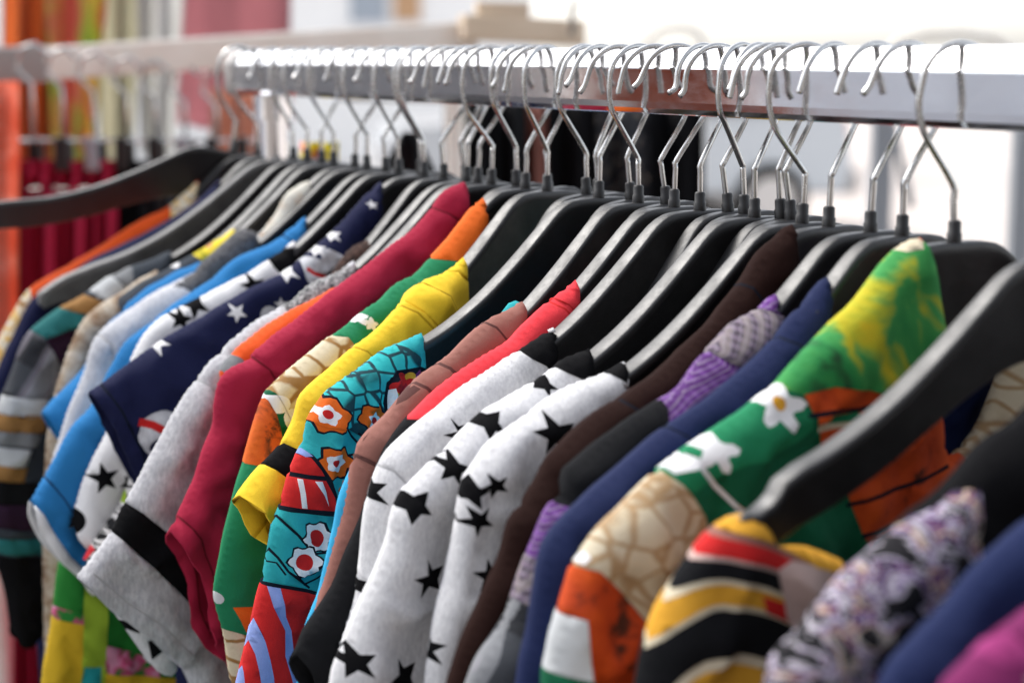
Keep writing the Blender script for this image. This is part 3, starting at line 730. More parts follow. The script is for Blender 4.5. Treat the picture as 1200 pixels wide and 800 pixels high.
garment("yellow_shirt", "yellow shirt with rolled collar and black banded yellow cuff", "shirt", 641, 13, 'yellow',
        [(543, 362), (541, 345), (530, 330), (517, 323), (500, 327), (484, 340), (477, 355), (464, 368), (435, 395), (417, 405), (395, 427), (370, 447), (355, 465), (347, 492), (333, 521), (315, 541), (297, 560), (280, 580)],
        cuff=[(290, 594), (299, 608), (307, 631), (316, 640)],
        prints=[('edge', 'yellow', 'collar', [(474, 352), (483, 338), (500, 318), (530, 318), (560, 350), (540, 400), (500, 395)]),
                ('poly', 'black_cloth', 'band', [(312, 540), (322, 522), (334, 515), (350, 528), (340, 556), (332, 560)]),
                ('poly', 'yellow', 'cuff', [(270, 575), (300, 550), (313, 541), (333, 560), (350, 600), (310, 650)]),
                ('line', 'seam_yellow', None, [(420, 404), (432, 412), (440, 425)], .13), ('line', 'seam_yellow', None, [(476, 354), (487, 366), (496, 384)], .13), ('line', 'seam_yellow', None, [(503, 327), (515, 345), (527, 368)], .13),
                ('line', 'seam_yellow', None, [(284, 575), (299, 596), (309, 618)], .10)],
        folds=[([(498, 345), (512, 362), (528, 385)], 1.0, .5), ([(505, 340), (522, 352), (530, 375)], .5, .25), ([(490, 352), (505, 372)], .4, -.2)])
garment("turquoise_shirt", "turquoise shirt printed with orange flowers, honeycomb and a red house", "shirt", 702, 5, 'turquoise',
        [(494, 436), (488, 418), (472, 403), (460, 405), (435, 422), (405, 445), (385, 460), (375, 473), (362, 494), (356, 517), (345, 541), (337, 567), (327, 598), (321, 612), (315, 645), (307, 685), (299, 722), (288, 765), (277, 808)],
        prints=[('poly', 'hex_turquoise', 'shoulder', [(360, 490), (385, 455), (470, 395), (500, 430), (450, 440), (444, 490), (432, 520), (400, 500), (380, 500)]),
                ('poly', 'dark_line', None, [(488, 428), (458, 432), (447, 446), (442, 470), (442, 488), (452, 480), (466, 462), (480, 452), (500, 450), (500, 432)]),
                ('poly', 'red_cluster', None, [(490, 434), (461, 437), (451, 449), (446, 472), (456, 470), (468, 455), (482, 447), (496, 444)]),
                *[('blob', m_, None, p_, r_) for m_, p_, r_ in (('red', (466, 443), .3), ('amber', (476, 440), .22), ('hot_pink', (486, 438), .26), ('red', (458, 452), .28), ('amber', (455, 462), .2), ('red', (476, 447), .22))],
                ('poly', 'white_cloth', None, [(449, 455), (454, 452), (455, 464), (450, 478), (445, 476)]),
                ('blob', 'dark_line', None, (386, 487), 1.02, 6, .14, 26), ('blob', 'orange_print', None, (386, 487), .9, 6, .14, 26), ('blob', 'white_cloth', None, (386, 487), .5, 5, .16), ('blob', 'red', None, (386, 486), .2),
                ('blob', 'dark_line', None, (431, 488), .86, 6, .14, 26), ('blob', 'orange_print', None, (431, 488), .75, 6, .14, 26), ('blob', 'white_cloth', None, (432, 490), .42, 5, .16), ('blob', 'red', None, (433, 491), .16),
                ('blob', 'dark_line', None, (387, 540), .98, 6, .14, 26), ('blob', 'orange_print', None, (387, 540), .86, 6, .14, 26), ('blob', 'white_cloth', None, (387, 540), .5, 5, .16), ('blob', 'red', None, (387, 540), .18),
                ('blob', 'orange_print', None, (402, 570), .6, 6, .14, 26),
                ('poly', 'dark_line', None, [(338, 557), (352, 526), (366, 532), (378, 556), (388, 600), (325, 600), (331, 575)]),
                ('poly', 'red', None, [(341, 556), (353, 534), (364, 536), (373, 555), (358, 556)]),
                ('poly', 'periwinkle', None, [(352, 530), (358, 524), (366, 534), (360, 536)]),
                ('poly', 'red', None, [(339, 561), (358, 560), (374, 560), (384, 594), (334, 595), (337, 578)]),
                ('poly', 'white_cloth', None, [(328, 596), (335, 570), (338, 562), (339, 580), (334, 597)]), ('poly', 'white_cloth', None, [(350, 561), (354, 561), (356, 594), (351, 594)]), ('poly', 'white_cloth', None, [(362, 561), (370, 561), (377, 590)]),
                ('line', 'dark_line', None, [(338, 558), (360, 557), (376, 557)], .16),
                ('line', 'dark_line', None, [(412, 505), (430, 518), (440, 532)], .14), ('line', 'dark_line', None, [(396, 497), (415, 520), (430, 530)], .14), ('line', 'dark_line', None, [(398, 530), (425, 527)], .12),
                ('line', 'dark_line', None, [(330, 604), (345, 625), (360, 645), (380, 640)], .13), ('line', 'dark_line', None, [(320, 640), (335, 668), (356, 685)], .13), ('line', 'dark_line', None, [(318, 662), (326, 660), (332, 672)], .1), ('line', 'dark_line', None, [(372, 640), (378, 665), (350, 682)], .12),
                ('blob', 'dark_line', None, (366, 627), .86, 6, .14, 26), ('blob', 'white_cloth', None, (366, 627), .75, 6, .14, 26), ('blob', 'red', None, (366, 628), .36),
                ('blob', 'dark_line', None, (352, 655), .86, 6, .14, 26), ('blob', 'white_cloth', None, (352, 655), .75, 6, .14, 26), ('blob', 'red', None, (352, 656), .36),
                ('poly', 'red', 'hem', [(290, 686), (320, 686), (355, 689), (400, 694), (400, 870), (260, 870)]),
                ('poly', 'periwinkle', 'hem', [(300, 690), (305, 687), (303, 720), (309, 750), (316, 790), (322, 870), (308, 870), (303, 800), (298, 750)]),
                ('poly', 'periwinkle', 'hem', [(316, 687), (326, 687), (326, 705), (335, 735), (338, 760), (346, 790), (350, 870), (334, 870), (336, 800), (328, 765), (328, 735), (318, 710)]),
                ('poly', 'periwinkle', 'hem', [(296, 700), (300, 730), (290, 790), (286, 870), (262, 870), (285, 760)]),
                ('line', 'dark_line', 'hem', [(306, 687), (330, 686), (352, 688), (385, 694)], .18)],
        folds=[([(420, 510), (400, 570), (375, 640), (350, 720)], .9, .18)])
garment("sky_blue_tee", "sky blue tee seen as a thin strip beside the rose brown shirt", "t-shirt", 741, 10, 'sky_blue',
        [(616, 362), (611, 355), (604, 352), (597, 358), (590, 372), (578, 392), (550, 418), (521, 429), (500, 441), (485, 453), (462, 476), (446, 495), (432, 520), (416, 545), (400, 582), (386, 650), (374, 696), (358, 738), (352, 765)],
        prints=[('edge', 'turquoise', 'collar', [(590, 366), (600, 340), (630, 350), (625, 385), (600, 380)])], clampridge=False, T=.75)
garment("rose_brown_shirt", "dusty rose brown shirt with dark shoulder seams", "shirt", 748, 10, 'rose',
        [(612, 378), (606, 366), (600, 362), (588, 366), (575, 373), (565, 384), (545, 399), (522, 425), (508, 437), (495, 447), (475, 464), (460, 481), (435, 505), (421, 526), (416, 543), (410, 572), (404, 602), (394, 638), (382, 684), (370, 722), (362, 760), (352, 810)],
        prints=[('line', 'seam_rose', None, [(522, 424), (530, 432), (540, 448)], .2), ('line', 'seam_rose', None, [(495, 448), (502, 455), (512, 470)], .2), ('line', 'seam_rose', None, [(496, 455), (468, 482), (444, 507), (428, 528)], .18),
                ('line', 'seam_rose', None, [(416, 540), (428, 536), (440, 545), (446, 556)], .2), ('line', 'seam_rose', None, [(576, 374), (584, 384), (590, 398)], .16)],
        folds=[([(540, 405), (552, 430)], .5, -.2), ([(425, 560), (405, 640)], .5, .2)])
garment("coral_tee", "coral red tee with a charcoal raglan sleeve", "t-shirt", 790, 6, 'coral',
        [(674, 366), (671, 350), (666, 344), (655, 347), (630, 368), (612, 385), (600, 402), (575, 426), (550, 447), (522, 463), (500, 475), (478, 490), (470, 501), (459, 516), (450, 533), (438, 570), (427, 602), (412, 638), (395, 683), (375, 718), (357, 745), (347, 766)],
        cuff=[(353, 785), (361, 803), (368, 820)],
        prints=[('line', 'red', None, [(650, 350), (662, 362), (672, 376)], .12), ('line', 'red', None, [(655, 346), (667, 357), (678, 370)], .08), ('poly', 'charcoal', 'sleeve', [(473, 497), (495, 492), (510, 520), (500, 600), (470, 700), (440, 850), (330, 850), (330, 740), (420, 590), (452, 520)])])
STB = 'black_cloth'
garment("light_star_tee", "white heather star tee with black collar, leftmost of the three star tees", "t-shirt", 820, 4, 'heather_white',
        [(648, 424), (643, 408), (632, 401), (622, 404), (612, 414), (597, 418), (570, 445), (525, 470), (490, 497), (462, 522), (445, 550), (436, 572), (430, 600), (426, 632), (422, 672), (416, 712), (402, 750), (388, 805)],
        prints=[('edge', STB, 'collar', [(613, 418), (606, 404), (622, 390), (650, 390), (665, 420), (640, 440), (625, 425)]),
                ('star', STB, None, (441, 580), 0.89, 12), ('star', STB, None, (533, 506), 0.85, 20), ('star', STB, None, (428, 690), 0.68), ('line', 'seam_grey', None, [(446, 546), (462, 552), (472, 566)], .12)],
        folds=[([(560, 455), (500, 510), (470, 560)], .7, .2), ([(450, 600), (440, 680), (428, 760)], .5, .2)])
garment("middle_star_tee", "white star tee with black collar, between the two other star tees", "t-shirt", 884, 2, 'heather_white',
        [(690, 438), (686, 422), (676, 415), (664, 418), (655, 430), (640, 441), (597, 465), (562, 485), (525, 525), (507, 540), (492, 556), (474, 574), (461, 600), (454, 636), (433, 685), (421, 712), (408, 742), (391, 790), (384, 820)],
        prints=[('edge', STB, 'collar', [(655, 434), (644, 424), (660, 405), (690, 405), (705, 436), (680, 455), (666, 440)]),
                ('star', STB, None, (576, 496), 0.88, 15), ('star', STB, None, (531, 548), 0.88, -20), ('star', STB, None, (486, 592), 0.97, 20), ('star', STB, None, (504, 678), 1.07, 8), ('star', STB, None, (417, 775), 0.92, 5), ('star', STB, None, (471, 793), 1.06, 12), ('star', STB, None, (644, 452), 0.62, 30)],
        folds=[([(600, 475), (545, 540), (520, 580)], .7, .25), ([(490, 600), (470, 690), (440, 790)], .7, .22), ([(540, 570), (525, 650), (505, 760)], .5, -.25)])
garment("large_star_tee", "white star tee with a large black shoulder star, rightmost of three star tees", "t-shirt", 940, 0, 'heather_white',
        [(731, 470), (727, 452), (721, 444), (712, 437), (700, 439), (675, 451), (647, 464), (622, 483), (598, 501), (575, 518), (558, 545), (546, 562), (539, 597), (535, 625), (527, 662), (512, 725), (506, 755), (499, 800)],
        prints=[('edge', 'white_cloth', 'label', [(716, 447), (722, 432), (745, 412), (745, 440), (729, 453)]), ('star', STB, None, (646, 507), 1.1, 8), ('star', STB, None, (556, 578), 0.89, -15), ('star', STB, None, (578, 568), 0.68, 25), ('star', STB, None, (561, 610), 0.81, 30), ('star', STB, None, (570, 673), 0.85, 0), ('star', STB, None, (509, 768), 0.85, 5), ('star', STB, None, (602, 628), 0.85, 20),
                ('edge', STB, 'collar', [(700, 438), (690, 424), (700, 408), (722, 410), (735, 436), (722, 446), (712, 437)])],
        folds=[([(590, 525), (562, 575), (548, 640), (525, 740)], .8, .35), ([(575, 580), (562, 650), (545, 720)], .45, -.3), ([(690, 450), (650, 480), (610, 520)], .8, .12)])
garment("brown_shirt", "dark chocolate brown long sleeved shirt right of the star tees", "shirt", 971, 5, 'brown',
        [(926, 336), (917, 296), (910, 285), (898, 288), (884, 312), (866, 340), (849, 362), (820, 398), (792, 427), (760, 450), (735, 467), (717, 487), (700, 505), (675, 522), (655, 545), (632, 563), (615, 590), (602, 606), (590, 650), (570, 694), (546, 748), (526, 805)],
        prints=[('line', 'dark_line', None, [(735, 464), (746, 480), (752, 506)], .14), ('line', 'dark_line', None, [(872, 325), (886, 338), (892, 356)], .12)],
        folds=[([(640, 565), (600, 640), (570, 720)], .6, .22), ([(780, 445), (740, 480)], .5, .18)])
garment("purple_plaid_jacket", "purple plaid shirt with charcoal yoke and purple sleeve", "shirt", 1020, 2, 'plaid_purple',
        [(908, 385), (900, 371), (883, 365), (868, 374), (852, 390), (832, 412), (815, 432), (797, 462), (785, 474), (768, 493), (740, 512), (700, 540), (675, 560), (657, 580), (643, 597), (634, 620), (625, 642), (614, 668), (602, 705), (588, 738), (562, 775), (545, 812)],
        prints=[('poly', 'plaid_pale', 'collar', [(840, 412), (885, 350), (915, 370), (905, 410), (860, 430)]),
                ('poly', 'charcoal', 'yoke', [(800, 440), (770, 462), (755, 475), (725, 495), (640, 560), (655, 592), (700, 600), (760, 560), (772, 520), (776, 498)]),
                ('poly', 'plaid_pale', 'cuff', [(618, 655), (660, 660), (640, 740), (590, 715)]), ('poly', 'plaid_dark', None, [(600, 700), (640, 720), (600, 850), (520, 850), (560, 760)])])
garment("blue_sweatshirt", "plain blue sweatshirt with long smooth sleeve", "sweatshirt", 1057, 4, 'navy_bright',
        [(967, 396), (960, 380), (945, 375), (930, 385), (915, 397), (896, 416), (872, 435), (845, 457), (817, 477), (790, 500), (770, 517), (750, 540), (720, 556), (690, 580), (668, 600), (650, 622), (638, 647), (632, 682), (625, 725), (616, 768), (608, 806)],
        prints=[('line', 'dark_line', None, [(790, 497), (806, 512), (818, 540)], .12), ('line', 'dark_line', None, [(922, 392), (936, 404), (944, 420)], .12)],
        folds=[([(800, 505), (765, 530), (735, 560)], .6, .2), ([(660, 625), (648, 690), (635, 780)], .7, .2)])
garment("safari_print_shirt", "green, orange and cream safari print shirt with white flowers, large at right", "shirt", 1118, 0, 'orange_jungle',
        [(1102, 400), (1095, 345), (1086, 300), (1078, 287), (1070, 286), (1050, 301), (1035, 325), (1015, 352), (985, 370), (962, 397), (940, 418), (920, 440), (910, 459), (895, 474), (870, 495), (845, 513), (820, 530), (795, 542), (783, 556), (760, 572), (735, 592), (705, 622), (685, 652), (674, 664), (662, 700), (655, 724), (647, 750), (641, 787), (636, 820)],
        neck=NECKJ,
        prints=[('poly', 'green_dye', 'collar', [(905, 440), (960, 385), (1010, 330), (1045, 290), (1085, 270), (1115, 400), (1130, 470), (1060, 470), (1010, 455), (970, 451), (936, 462), (912, 470)]),
                ('poly', 'cream', None, [(1060, 292), (1066, 270), (1094, 275), (1082, 292), (1068, 296)]),
                ('poly', 'deep_green', 'shoulder', [(780, 556), (790, 535), (880, 478), (912, 452), (938, 462), (955, 520), (985, 580), (1005, 640), (1000, 700), (900, 680), (850, 640), (822, 622), (808, 586)]),
                ('poly', 'green', 'shoulder', [(780, 556), (790, 535), (880, 478), (912, 456), (936, 466), (945, 500), (900, 530), (850, 545), (808, 575)]),
                ('blob', 'white_cloth', 'shoulder', (918, 476), .95, 5, .35, 26), ('blob', 'amber', 'shoulder', (918, 474), .25),
                ('blob', 'white_cloth', 'shoulder', (840, 528), .75, 5, .4, 26), ('poly', 'white_cloth', 'shoulder', [(788, 545), (812, 534), (828, 540), (812, 548), (792, 556)]),
                ('line', 'white_cloth', 'shoulder', [(818, 545), (832, 566), (850, 588), (868, 600)], .22),
                ('poly', 'giraffe_near', 'sleeve', [(672, 668), (700, 625), (760, 568), (786, 554), (806, 580), (824, 622), (860, 660), (900, 740), (820, 800), (752, 755), (740, 720), (722, 690), (700, 668)]),
                ('poly', 'white_cloth', 'sleeve', [(680, 660), (692, 640), (700, 636), (697, 656), (690, 664)]),
                ('poly', 'pale_grey', 'cuff', [(630, 790), (642, 722), (652, 722), (682, 724), (680, 792)]), ('poly', 'deep_green', 'cuff', [(625, 792), (682, 790), (680, 850), (620, 850)]),
                ('poly', 'giraffe_near', 'panel', [(1108, 480), (1150, 440), (1200, 420), (1260, 420), (1260, 560), (1150, 560), (1120, 500)]),
                ('line', 'cream', None, [(950, 500), (985, 494), (1010, 488), (1035, 486)], .35), ('poly', 'green', None, [(965, 484), (995, 480), (1008, 486), (985, 492), (960, 494)]),
                ('line', 'dark_line', None, [(940, 486), (965, 480), (1000, 478), (1030, 470)], .2), ('line', 'dark_line', None, [(985, 590), (1040, 570), (1110, 545)], .2), ('line', 'dark_line', None, [(1000, 625), (1060, 602), (1120, 590)], .2)],
        folds=[([(930, 480), (960, 560), (1000, 650)], .9, -.2), ([(700, 660), (690, 720), (672, 800)], .5, .2)], amp=.3)
def knit_band(y0, y1, mat, part=None):
    arc = lambda y: [(x, y+(.011*(840-x)**2 if x < 840 else .0032*(x-840)**2)) for x in range(730, 971, 12)]
    return ('poly', mat, part, arc(y0)+arc(y1)[::-1])
KNIT = [knit_band(540, 622, 'amber', 'band'), knit_band(622, 631, 'rose'), knit_band(631, 651, 'red', 'band#2'), knit_band(651, 656, 'shell_pink'), knit_band(676, 682, 'cream'), knit_band(682, 703, 'amber', 'band#3'),
        knit_band(703, 709, 'cream'), ('poly', 'red', None, [(885, 694), (940, 712), (945, 738), (890, 714)]), knit_band(760, 772, 'cream', 'band#4'), knit_band(772, 802, 'amber', 'band#5'), knit_band(802, 809, 'cream')]
garment("striped_knit_sweater", "black knit sweater with mustard, red and cream stripes, front right", "sweater", 1250, -3, 'charcoal',
        [(905, 640), (895, 612), (882, 603), (868, 602), (850, 611), (836, 622), (817, 643), (796, 672), (776, 706), (764, 735), (755, 768), (747, 805)],
        prints=KNIT+[('poly', 'shell_pink', 'lining', [(905, 665), (925, 655), (990, 668), (1000, 740), (930, 745), (915, 720)]),
                ('poly', 'amber', 'lapel', [(930, 630), (960, 640), (1008, 655), (985, 672), (950, 662)])],
        neck=[(-14, -20), (-11, -21.5), (-7, -24.5), (-3, -26), (0, -26.3)], amp=.3, fine=.5, clampridge=False)
garment("black_cardigan", "black garment just behind the violet print blouse at right", "cardigan", 1386, 3, 'black_cloth',
        [(1250, 462), (1230, 471), (1197, 495), (1170, 510), (1150, 530), (1130, 555), (1110, 580), (1094, 602), (1078, 632), (1060, 670), (1040, 720), (1020, 790)], amp=.2, T=1.25)
garment("violet_print_blouse", "black, white and violet print blouse, second from the front at right", "blouse", 1395, 3, 'violet_print',
        [(1134, 680), (1118, 640), (1100, 610), (1085, 601), (1070, 608), (1052, 622), (1030, 648), (998, 670), (982, 688), (960, 713), (948, 736), (925, 756), (911, 785), (903, 812)],
        prints=[('edge', 'dark_print', 'panel', [(1000, 730), (1040, 712), (1090, 706), (1140, 680), (1180, 700), (1180, 860), (985, 860), (1005, 800), (985, 760)])],
        neck=[(-12, -22), (-10, -24), (-6, -26), (-3, -27), (0, -27.2)], amp=.3, fine=.5)
garment("navy_jumper", "navy blue jumper nearest the lower right corner", "jumper", 1478, 6, 'navy_bright',
        [(1225, 622), (1210, 624), (1197, 630), (1175, 642), (1155, 667), (1132, 692), (1107, 720), (1080, 752), (1055, 780), (1040, 812)], amp=.3)
garment("pink_top", "pink print top cut off at the lower right corner", "top", 1580, 6, 'pink',
        [(1262, 690), (1235, 700), (1200, 727), (1165, 750), (1150, 770), (1128, 795), (1110, 825)],
        prints=[('poly', 'hot_pink', None, [(1160, 735), (1200, 720), (1210, 770), (1180, 780)]), ('poly', 'shell_pink', None, [(1190, 790), (1215, 775), (1215, 812), (1195, 815)])], amp=.3)
#G-END

# hangers: (neck x in the photo, yaw, hook opens toward the viewer's side, label)
HL = [
 (1580, 6, 0, "black hanger of the pink top at lower right"), (1478, 6, 1, "black hanger of the navy jumper at right edge"), (1395, 3, 0, "black hanger inside the violet print blouse at right"),
 (1250, -3, 1, "large blurred black hanger of the striped knit sweater, front right"), (1118, 0, 1, "black hanger with broad plate holding the safari print shirt"),
 (1057, 4, 0, "black hanger holding the plain blue sweatshirt"), (1020, 2, 0, "black hanger holding the purple plaid shirt"), (971, 5, 0, "black hanger holding the chocolate brown shirt"),
 (940, 0, 1, "black hanger holding the tee with the large shoulder star"), (914, 2, 0, "bare black hanger left of the large shoulder star tee's hanger"), (884, 2, 0, "black hanger holding the middle star tee"),
 (860, 3, 1, "bare black hanger left of the middle star tee's hanger"), (841, 4, 0, "bare black hanger right of the leftmost star tee's hanger"), (820, 4, 0, "black hanger holding the leftmost of three star tees"), (790, 6, 0, "black hanger holding the coral red tee"),
 (769, 5, 0, "bare black hanger between the coral tee and rose brown shirt"), (748, 10, 1, "black hanger holding the rose brown shirt"),
 (702, 5, 0, "black hanger holding the turquoise flower shirt"), (690, 6, 0, "bare black hanger left of the turquoise shirt's hanger"), (676, 4, 1, "bare black hanger right of the yellow shirt's hanger"), (641, 13, 1, "black hanger holding the yellow shirt"),
 (616, 10, 0, "black hanger holding the jungle print shirt left of yellow"), (728, 7, 0, "bare black hanger just left of the rose brown shirt's hanger"), (535, 2, 0, "bare black hanger between the fuzzy sweater and grey jersey"), (483, 0, 1, "bare black hanger just left of the navy skull tee's hanger"), (632, 10, 0, "bare black hanger left of the yellow shirt's hanger"), (902, 0, 0, "bare black hanger second left of the large star tee's hanger"), (595, 8, 1, "bare black hanger right of the burgundy shirt's hanger"), (576, 5, 1, "black hanger holding the burgundy shirt"), (560, 4, 0, "black hanger holding the orange keyhole tee"),
 (547, 3, 0, "black hanger holding the grey jersey tee"), (520, 2, 0, "black hanger holding the fuzzy brown sweater"), (497, 0, 1, "black hanger holding the navy skull tee"),
 (467, 0, 1, "black hanger holding the white shirt with small stars"), (452, 0, 0, "black hanger holding the bright blue shirt"),
 (430, -6, 1, "black hanger holding the charcoal speckled sweater"), (416, 2, 0, "black hanger holding the pale grey shirt"), (391, 0, 1, "black hanger holding the slate shirt"), (377, 4, 0, "black hanger holding the beige print shirt"),
 (360, 0, 1, "black hanger holding the striped sleeve shirt")]
for px, yaw, near, lab in HL: hanger(px, yaw, near, lab, wide='long' if px == 1250 else 'short' if px == 520 else False)
hanger(344, -6, 1, "worn grey bare hanger sloping across the far left shirts", wide='worn')
hanger(322, 0, 0, "black hanger holding the dark navy shirt at far left")
hanger(302, 0, 1, "black hanger holding the orange shirt at far left")
hanger(300, -8, 1, "tilted bare black hanger sticking out farthest left", wide='far', tilt=14)

# ================================================================== BACKGROUND
def drape(name, label, cat, xl, xr, yt, yb, Y, mat, folds=3, amp=.03, taper=0., group=None, parent=None, sway=0.):
    """hanging folded cloth: two-sided sheet with wavy folds, picture span given at depth Y"""
    A, B, C_, D_ = at(xl, yt, Y), at(xr, yt, Y), at(xl+sway, yb, Y), at(xr+sway, yb, Y)
    nu, nv = folds*8+1, 16; vs, fs = [], []; w = (B-A).length; c0 = (A+B)/2
    for side in (0, 1):
        for j in range(nv):
            v = j/(nv-1)
            for i in range(nu):
                u = i/(nu-1); k = 1-taper*max(0, v-.4)/.6 if taper >= 0 else 1-taper*v**.8
                uu = .5+(u-.5)*k
                p = (A.lerp(B, uu)).lerp(C_.lerp(D_, uu), v)
                p = p+Vector((0, amp*math.sin(u*folds*2*math.pi+v*1.2+Y)*(0.5+.5*v)+.012*noise.noise((u*6, v*3, Y+xl))+side*.004, (.02*noise.noise((u*5, Y, xl)) if j == nv-1 else 0)))
                vs.append(p-c0)
    N = nu*nv
    for j in range(nv-1):
        for i in range(nu-1):
            q = (j*nu+i, j*nu+i+1, (j+1)*nu+i+1, (j+1)*nu+i); fs.append(q[::-1]); fs.append(tuple(N+k for k in q))
    for j in range(nv-1):
        for i in (0, nu-1):
            q = (j*nu+i, (j+1)*nu+i, N+(j+1)*nu+i, N+j*nu+i); fs.append(q if i else q[::-1])
    for i in range(nu-1):
        for j in (0, nv-1):
            q = (j*nu+i, j*nu+i+1, N+j*nu+i+1, N+j*nu+i); fs.append(q)
    o = link(name, mesh(name, vs, fs), M[mat], parent); o.location = c0
    if parent is None: tag(o, label, cat, group)
    return o
# second rail
Y2 = 2.15
A2, B2 = at(-60, 79, Y2), at(556, 42, Y2+.30)
r2 = empty("second_rack", Vector((A2.x+.4, A2.y+.1, 0))); tag(r2, "blurred pale metal rail of the rack standing behind at upper left", "clothes rack")
d2 = (B2-A2).normalized(); s2 = Vector((d2.y, -d2.x, 0)).normalized()
def w2(vs): return [v-r2.location for v in vs]
pr2 = [(-.011, -.021), (-.012, -.018), (-.012, .016), (-.009, .021), (.009, .021), (.012, .018), (.012, -.018), (.011, -.021)]
v_, f_ = prof_sweep(pr2, at(48, 75, Y2+.05), B2, s2); o = link("rail", mesh("rail", w2(v_), f_), M['painted_metal'], r2); auto_smooth(o)
v_, f_ = prof_sweep([(s*1.15, z*1.1) for s, z in pr2], A2, at(51, 75, Y2+.05), s2); o = link("end_sleeve", mesh("end_sleeve", w2(v_), f_), M['grey_metal'], r2); auto_smooth(o)
for q in (A2+d2*.03, B2-d2*.03):
    v_, f_ = tube([Vector((q.x, q.y, q.z-.02)), Vector((q.x, q.y, .02))], .014, 12); auto_smooth(link("upright", mesh("upright", w2(v_), f_), M['painted_metal'], r2), 40)
# timber block at the rail's end
bl = empty("timber_block", at(612, 36, Y2+.30)); tag(bl, "pale timber block with a raised lug on the far end of the second rail", "timber block")
a_, b__ = at(545, 36, Y2+.33), at(682, 38, Y2+.40); L_ = (b__-a_).length
o = link("beam", boxm("beam", (L_, .03, .036), .004), M['raw_wood'], bl); o.rotation_euler = (0, .04, math.atan2(b__.y-a_.y, b__.x-a_.x))
o = link("lug", boxm("lug", (.075, .026, .022), .003, (-.03, 0, .028)), M['raw_wood'], bl); o.rotation_euler = (0, .02, .2)
v_, f_ = tube([(.07, 0, -.005), (.07, -.02, .03), (.075, -.02, .045)], .004, 8); link("bolt", mesh("bolt", v_, f_), M['grey_metal'], bl)
# cloths hung high behind
Y3 = 3.0
drape("scarf", "plain orange scarf hanging at upper left", "scarf", 3, 40, -120, 205, Y3, 'sheer_pale_orange', 2, .03, .1, "scarves hung high behind the second rail")
drape("scarf", "rust orange scarf beside the plain orange scarf", "scarf", 34, 64, -120, 195, Y3+.03, 'sheer_rust', 2, .03, .1, "scarves hung high behind the second rail")
drape("scarf", "coral and lime patterned scarf at upper left", "scarf", 54, 126, -120, 205, Y3-.04, 'sheer_lime_coral', 2, .035, .45, "scarves hung high behind the second rail")
drape("scarf", "olive beige scarf left of the off white scarf", "scarf", 112, 166, -120, 190, Y3+.02, 'sheer_ecru', 2, .035, .35, "scarves hung high behind the second rail")
drape("scarf", "off white scarf beside the mauve banner", "scarf", 160, 216, -120, 185, Y3, 'sheer_off_white', 2, .035, .35, "scarves hung high behind the second rail")
fab('brick_cloth', (.40, .10, .05)); fab('reflection_sheet', (.86, .88, .93)); fab('grey_canvas', (.36, .36, .37)); fab('mauve_plain', (.60, .34, .36)); MATS['mauve'] = sheer(MATS['mauve_plain'])
drape("banner", "flat mauve cloth banner behind the second rail", "banner", 208, 341, -120, 150, Y3+.25, 'mauve', 2, .008)
drape("coral_garment", "coral mottled garment at the far left edge", "garment", -60, 17, 95, 620, 1.95, 'sheer_coral_print', 3, .03)
# trousers on clip hangers
gx = [(18, 62, 'burgundy'), (52, 98, 'burgundy'), (88, 134, 'burgundy'), (128, 172, 'black_cloth'), (160, 205, 'dark_print'), (195, 240, 'black_cloth'), (228, 280, 'black_cloth')]
LBT = ["burgundy trousers nearest the left edge, on a clip hanger", "burgundy trousers between two other burgundy pairs", "burgundy trousers next to the black pairs", "black trousers right of the burgundy pairs",
       "dark flecked trousers between black pairs", "black trousers behind the leftmost bare hanger", "black trousers farthest right on the second rail"]
for i, (xl, xr, m) in enumerate(gx):
    Yd = Y2-.03+.03*i
    tr = empty("trousers", at((xl+xr)/2, 195, Yd)); tag(tr, LBT[i], "trousers", "trousers clipped on the second rail")
    for nm, a, b_, y0, y1 in (("waistband", xl, xr, 188, 222), ("leg", xl-1, (xl+xr)/2+1, 222, 900), ("leg", (xl+xr)/2-1, xr+1, 222, 900)):
        o = drape(nm, None, None, a, b_, y0, y1, Yd-.01, m, 3 if nm == "waistband" else 2, .016 if nm == "waistband" else .03, parent=tr); o.location = o.location-tr.location
    ch = empty("clip_hanger", at((xl+xr)/2, 165, Yd)); tag(ch, "steel clip hanger gripping the "+LBT[i].split(",")[0], "clip hanger", "clip hangers on the second rail")
    c = at((xl+xr)/2, 165, Yd); top = 0.10-.004*i
    v_, f_ = tube([(-.05, 0, 0), (.05, 0, 0)], .0025, 8); link("bar", mesh("bar", v_, f_), M['hook_steel'], ch)
    v_, f_ = tube([(0, 0, 0), (0, 0, top-.03), (-.018, 0, top-.012), (-.012, 0, top+.012), (.006, 0, top+.018), (.02, 0, top+.005)], .0028, 8); link("hook", mesh("hook", v_, f_), M['hook_steel'], ch)
    for sx in (-1, 1):
        o = link("clip", boxm("clip", (.016, .018, .042), .004, (sx*.035, -.004, -.016)), M['clear_clip'] if i % 3 == 1 and sx > 0 else M['cap_plastic'], ch)
drape("peach_cloth", "peach cloth showing under the second rail by the mauve banner", "cloth", 246, 300, 104, 240, Y3-.25, 'sheer_peach', 2, .02)
drape("hooded_coat", "charcoal hooded coat rising to a peak behind the rail hooks", "coat", 472, 486, 155, 420, 1.75, 'charcoal', 2, .012, -14)
drape("floral_cloth", "yellow, pink and green floral cloth behind the far hangers", "cloth", 350, 396, 167, 330, 1.6, 'floral_bright', 2, .02)
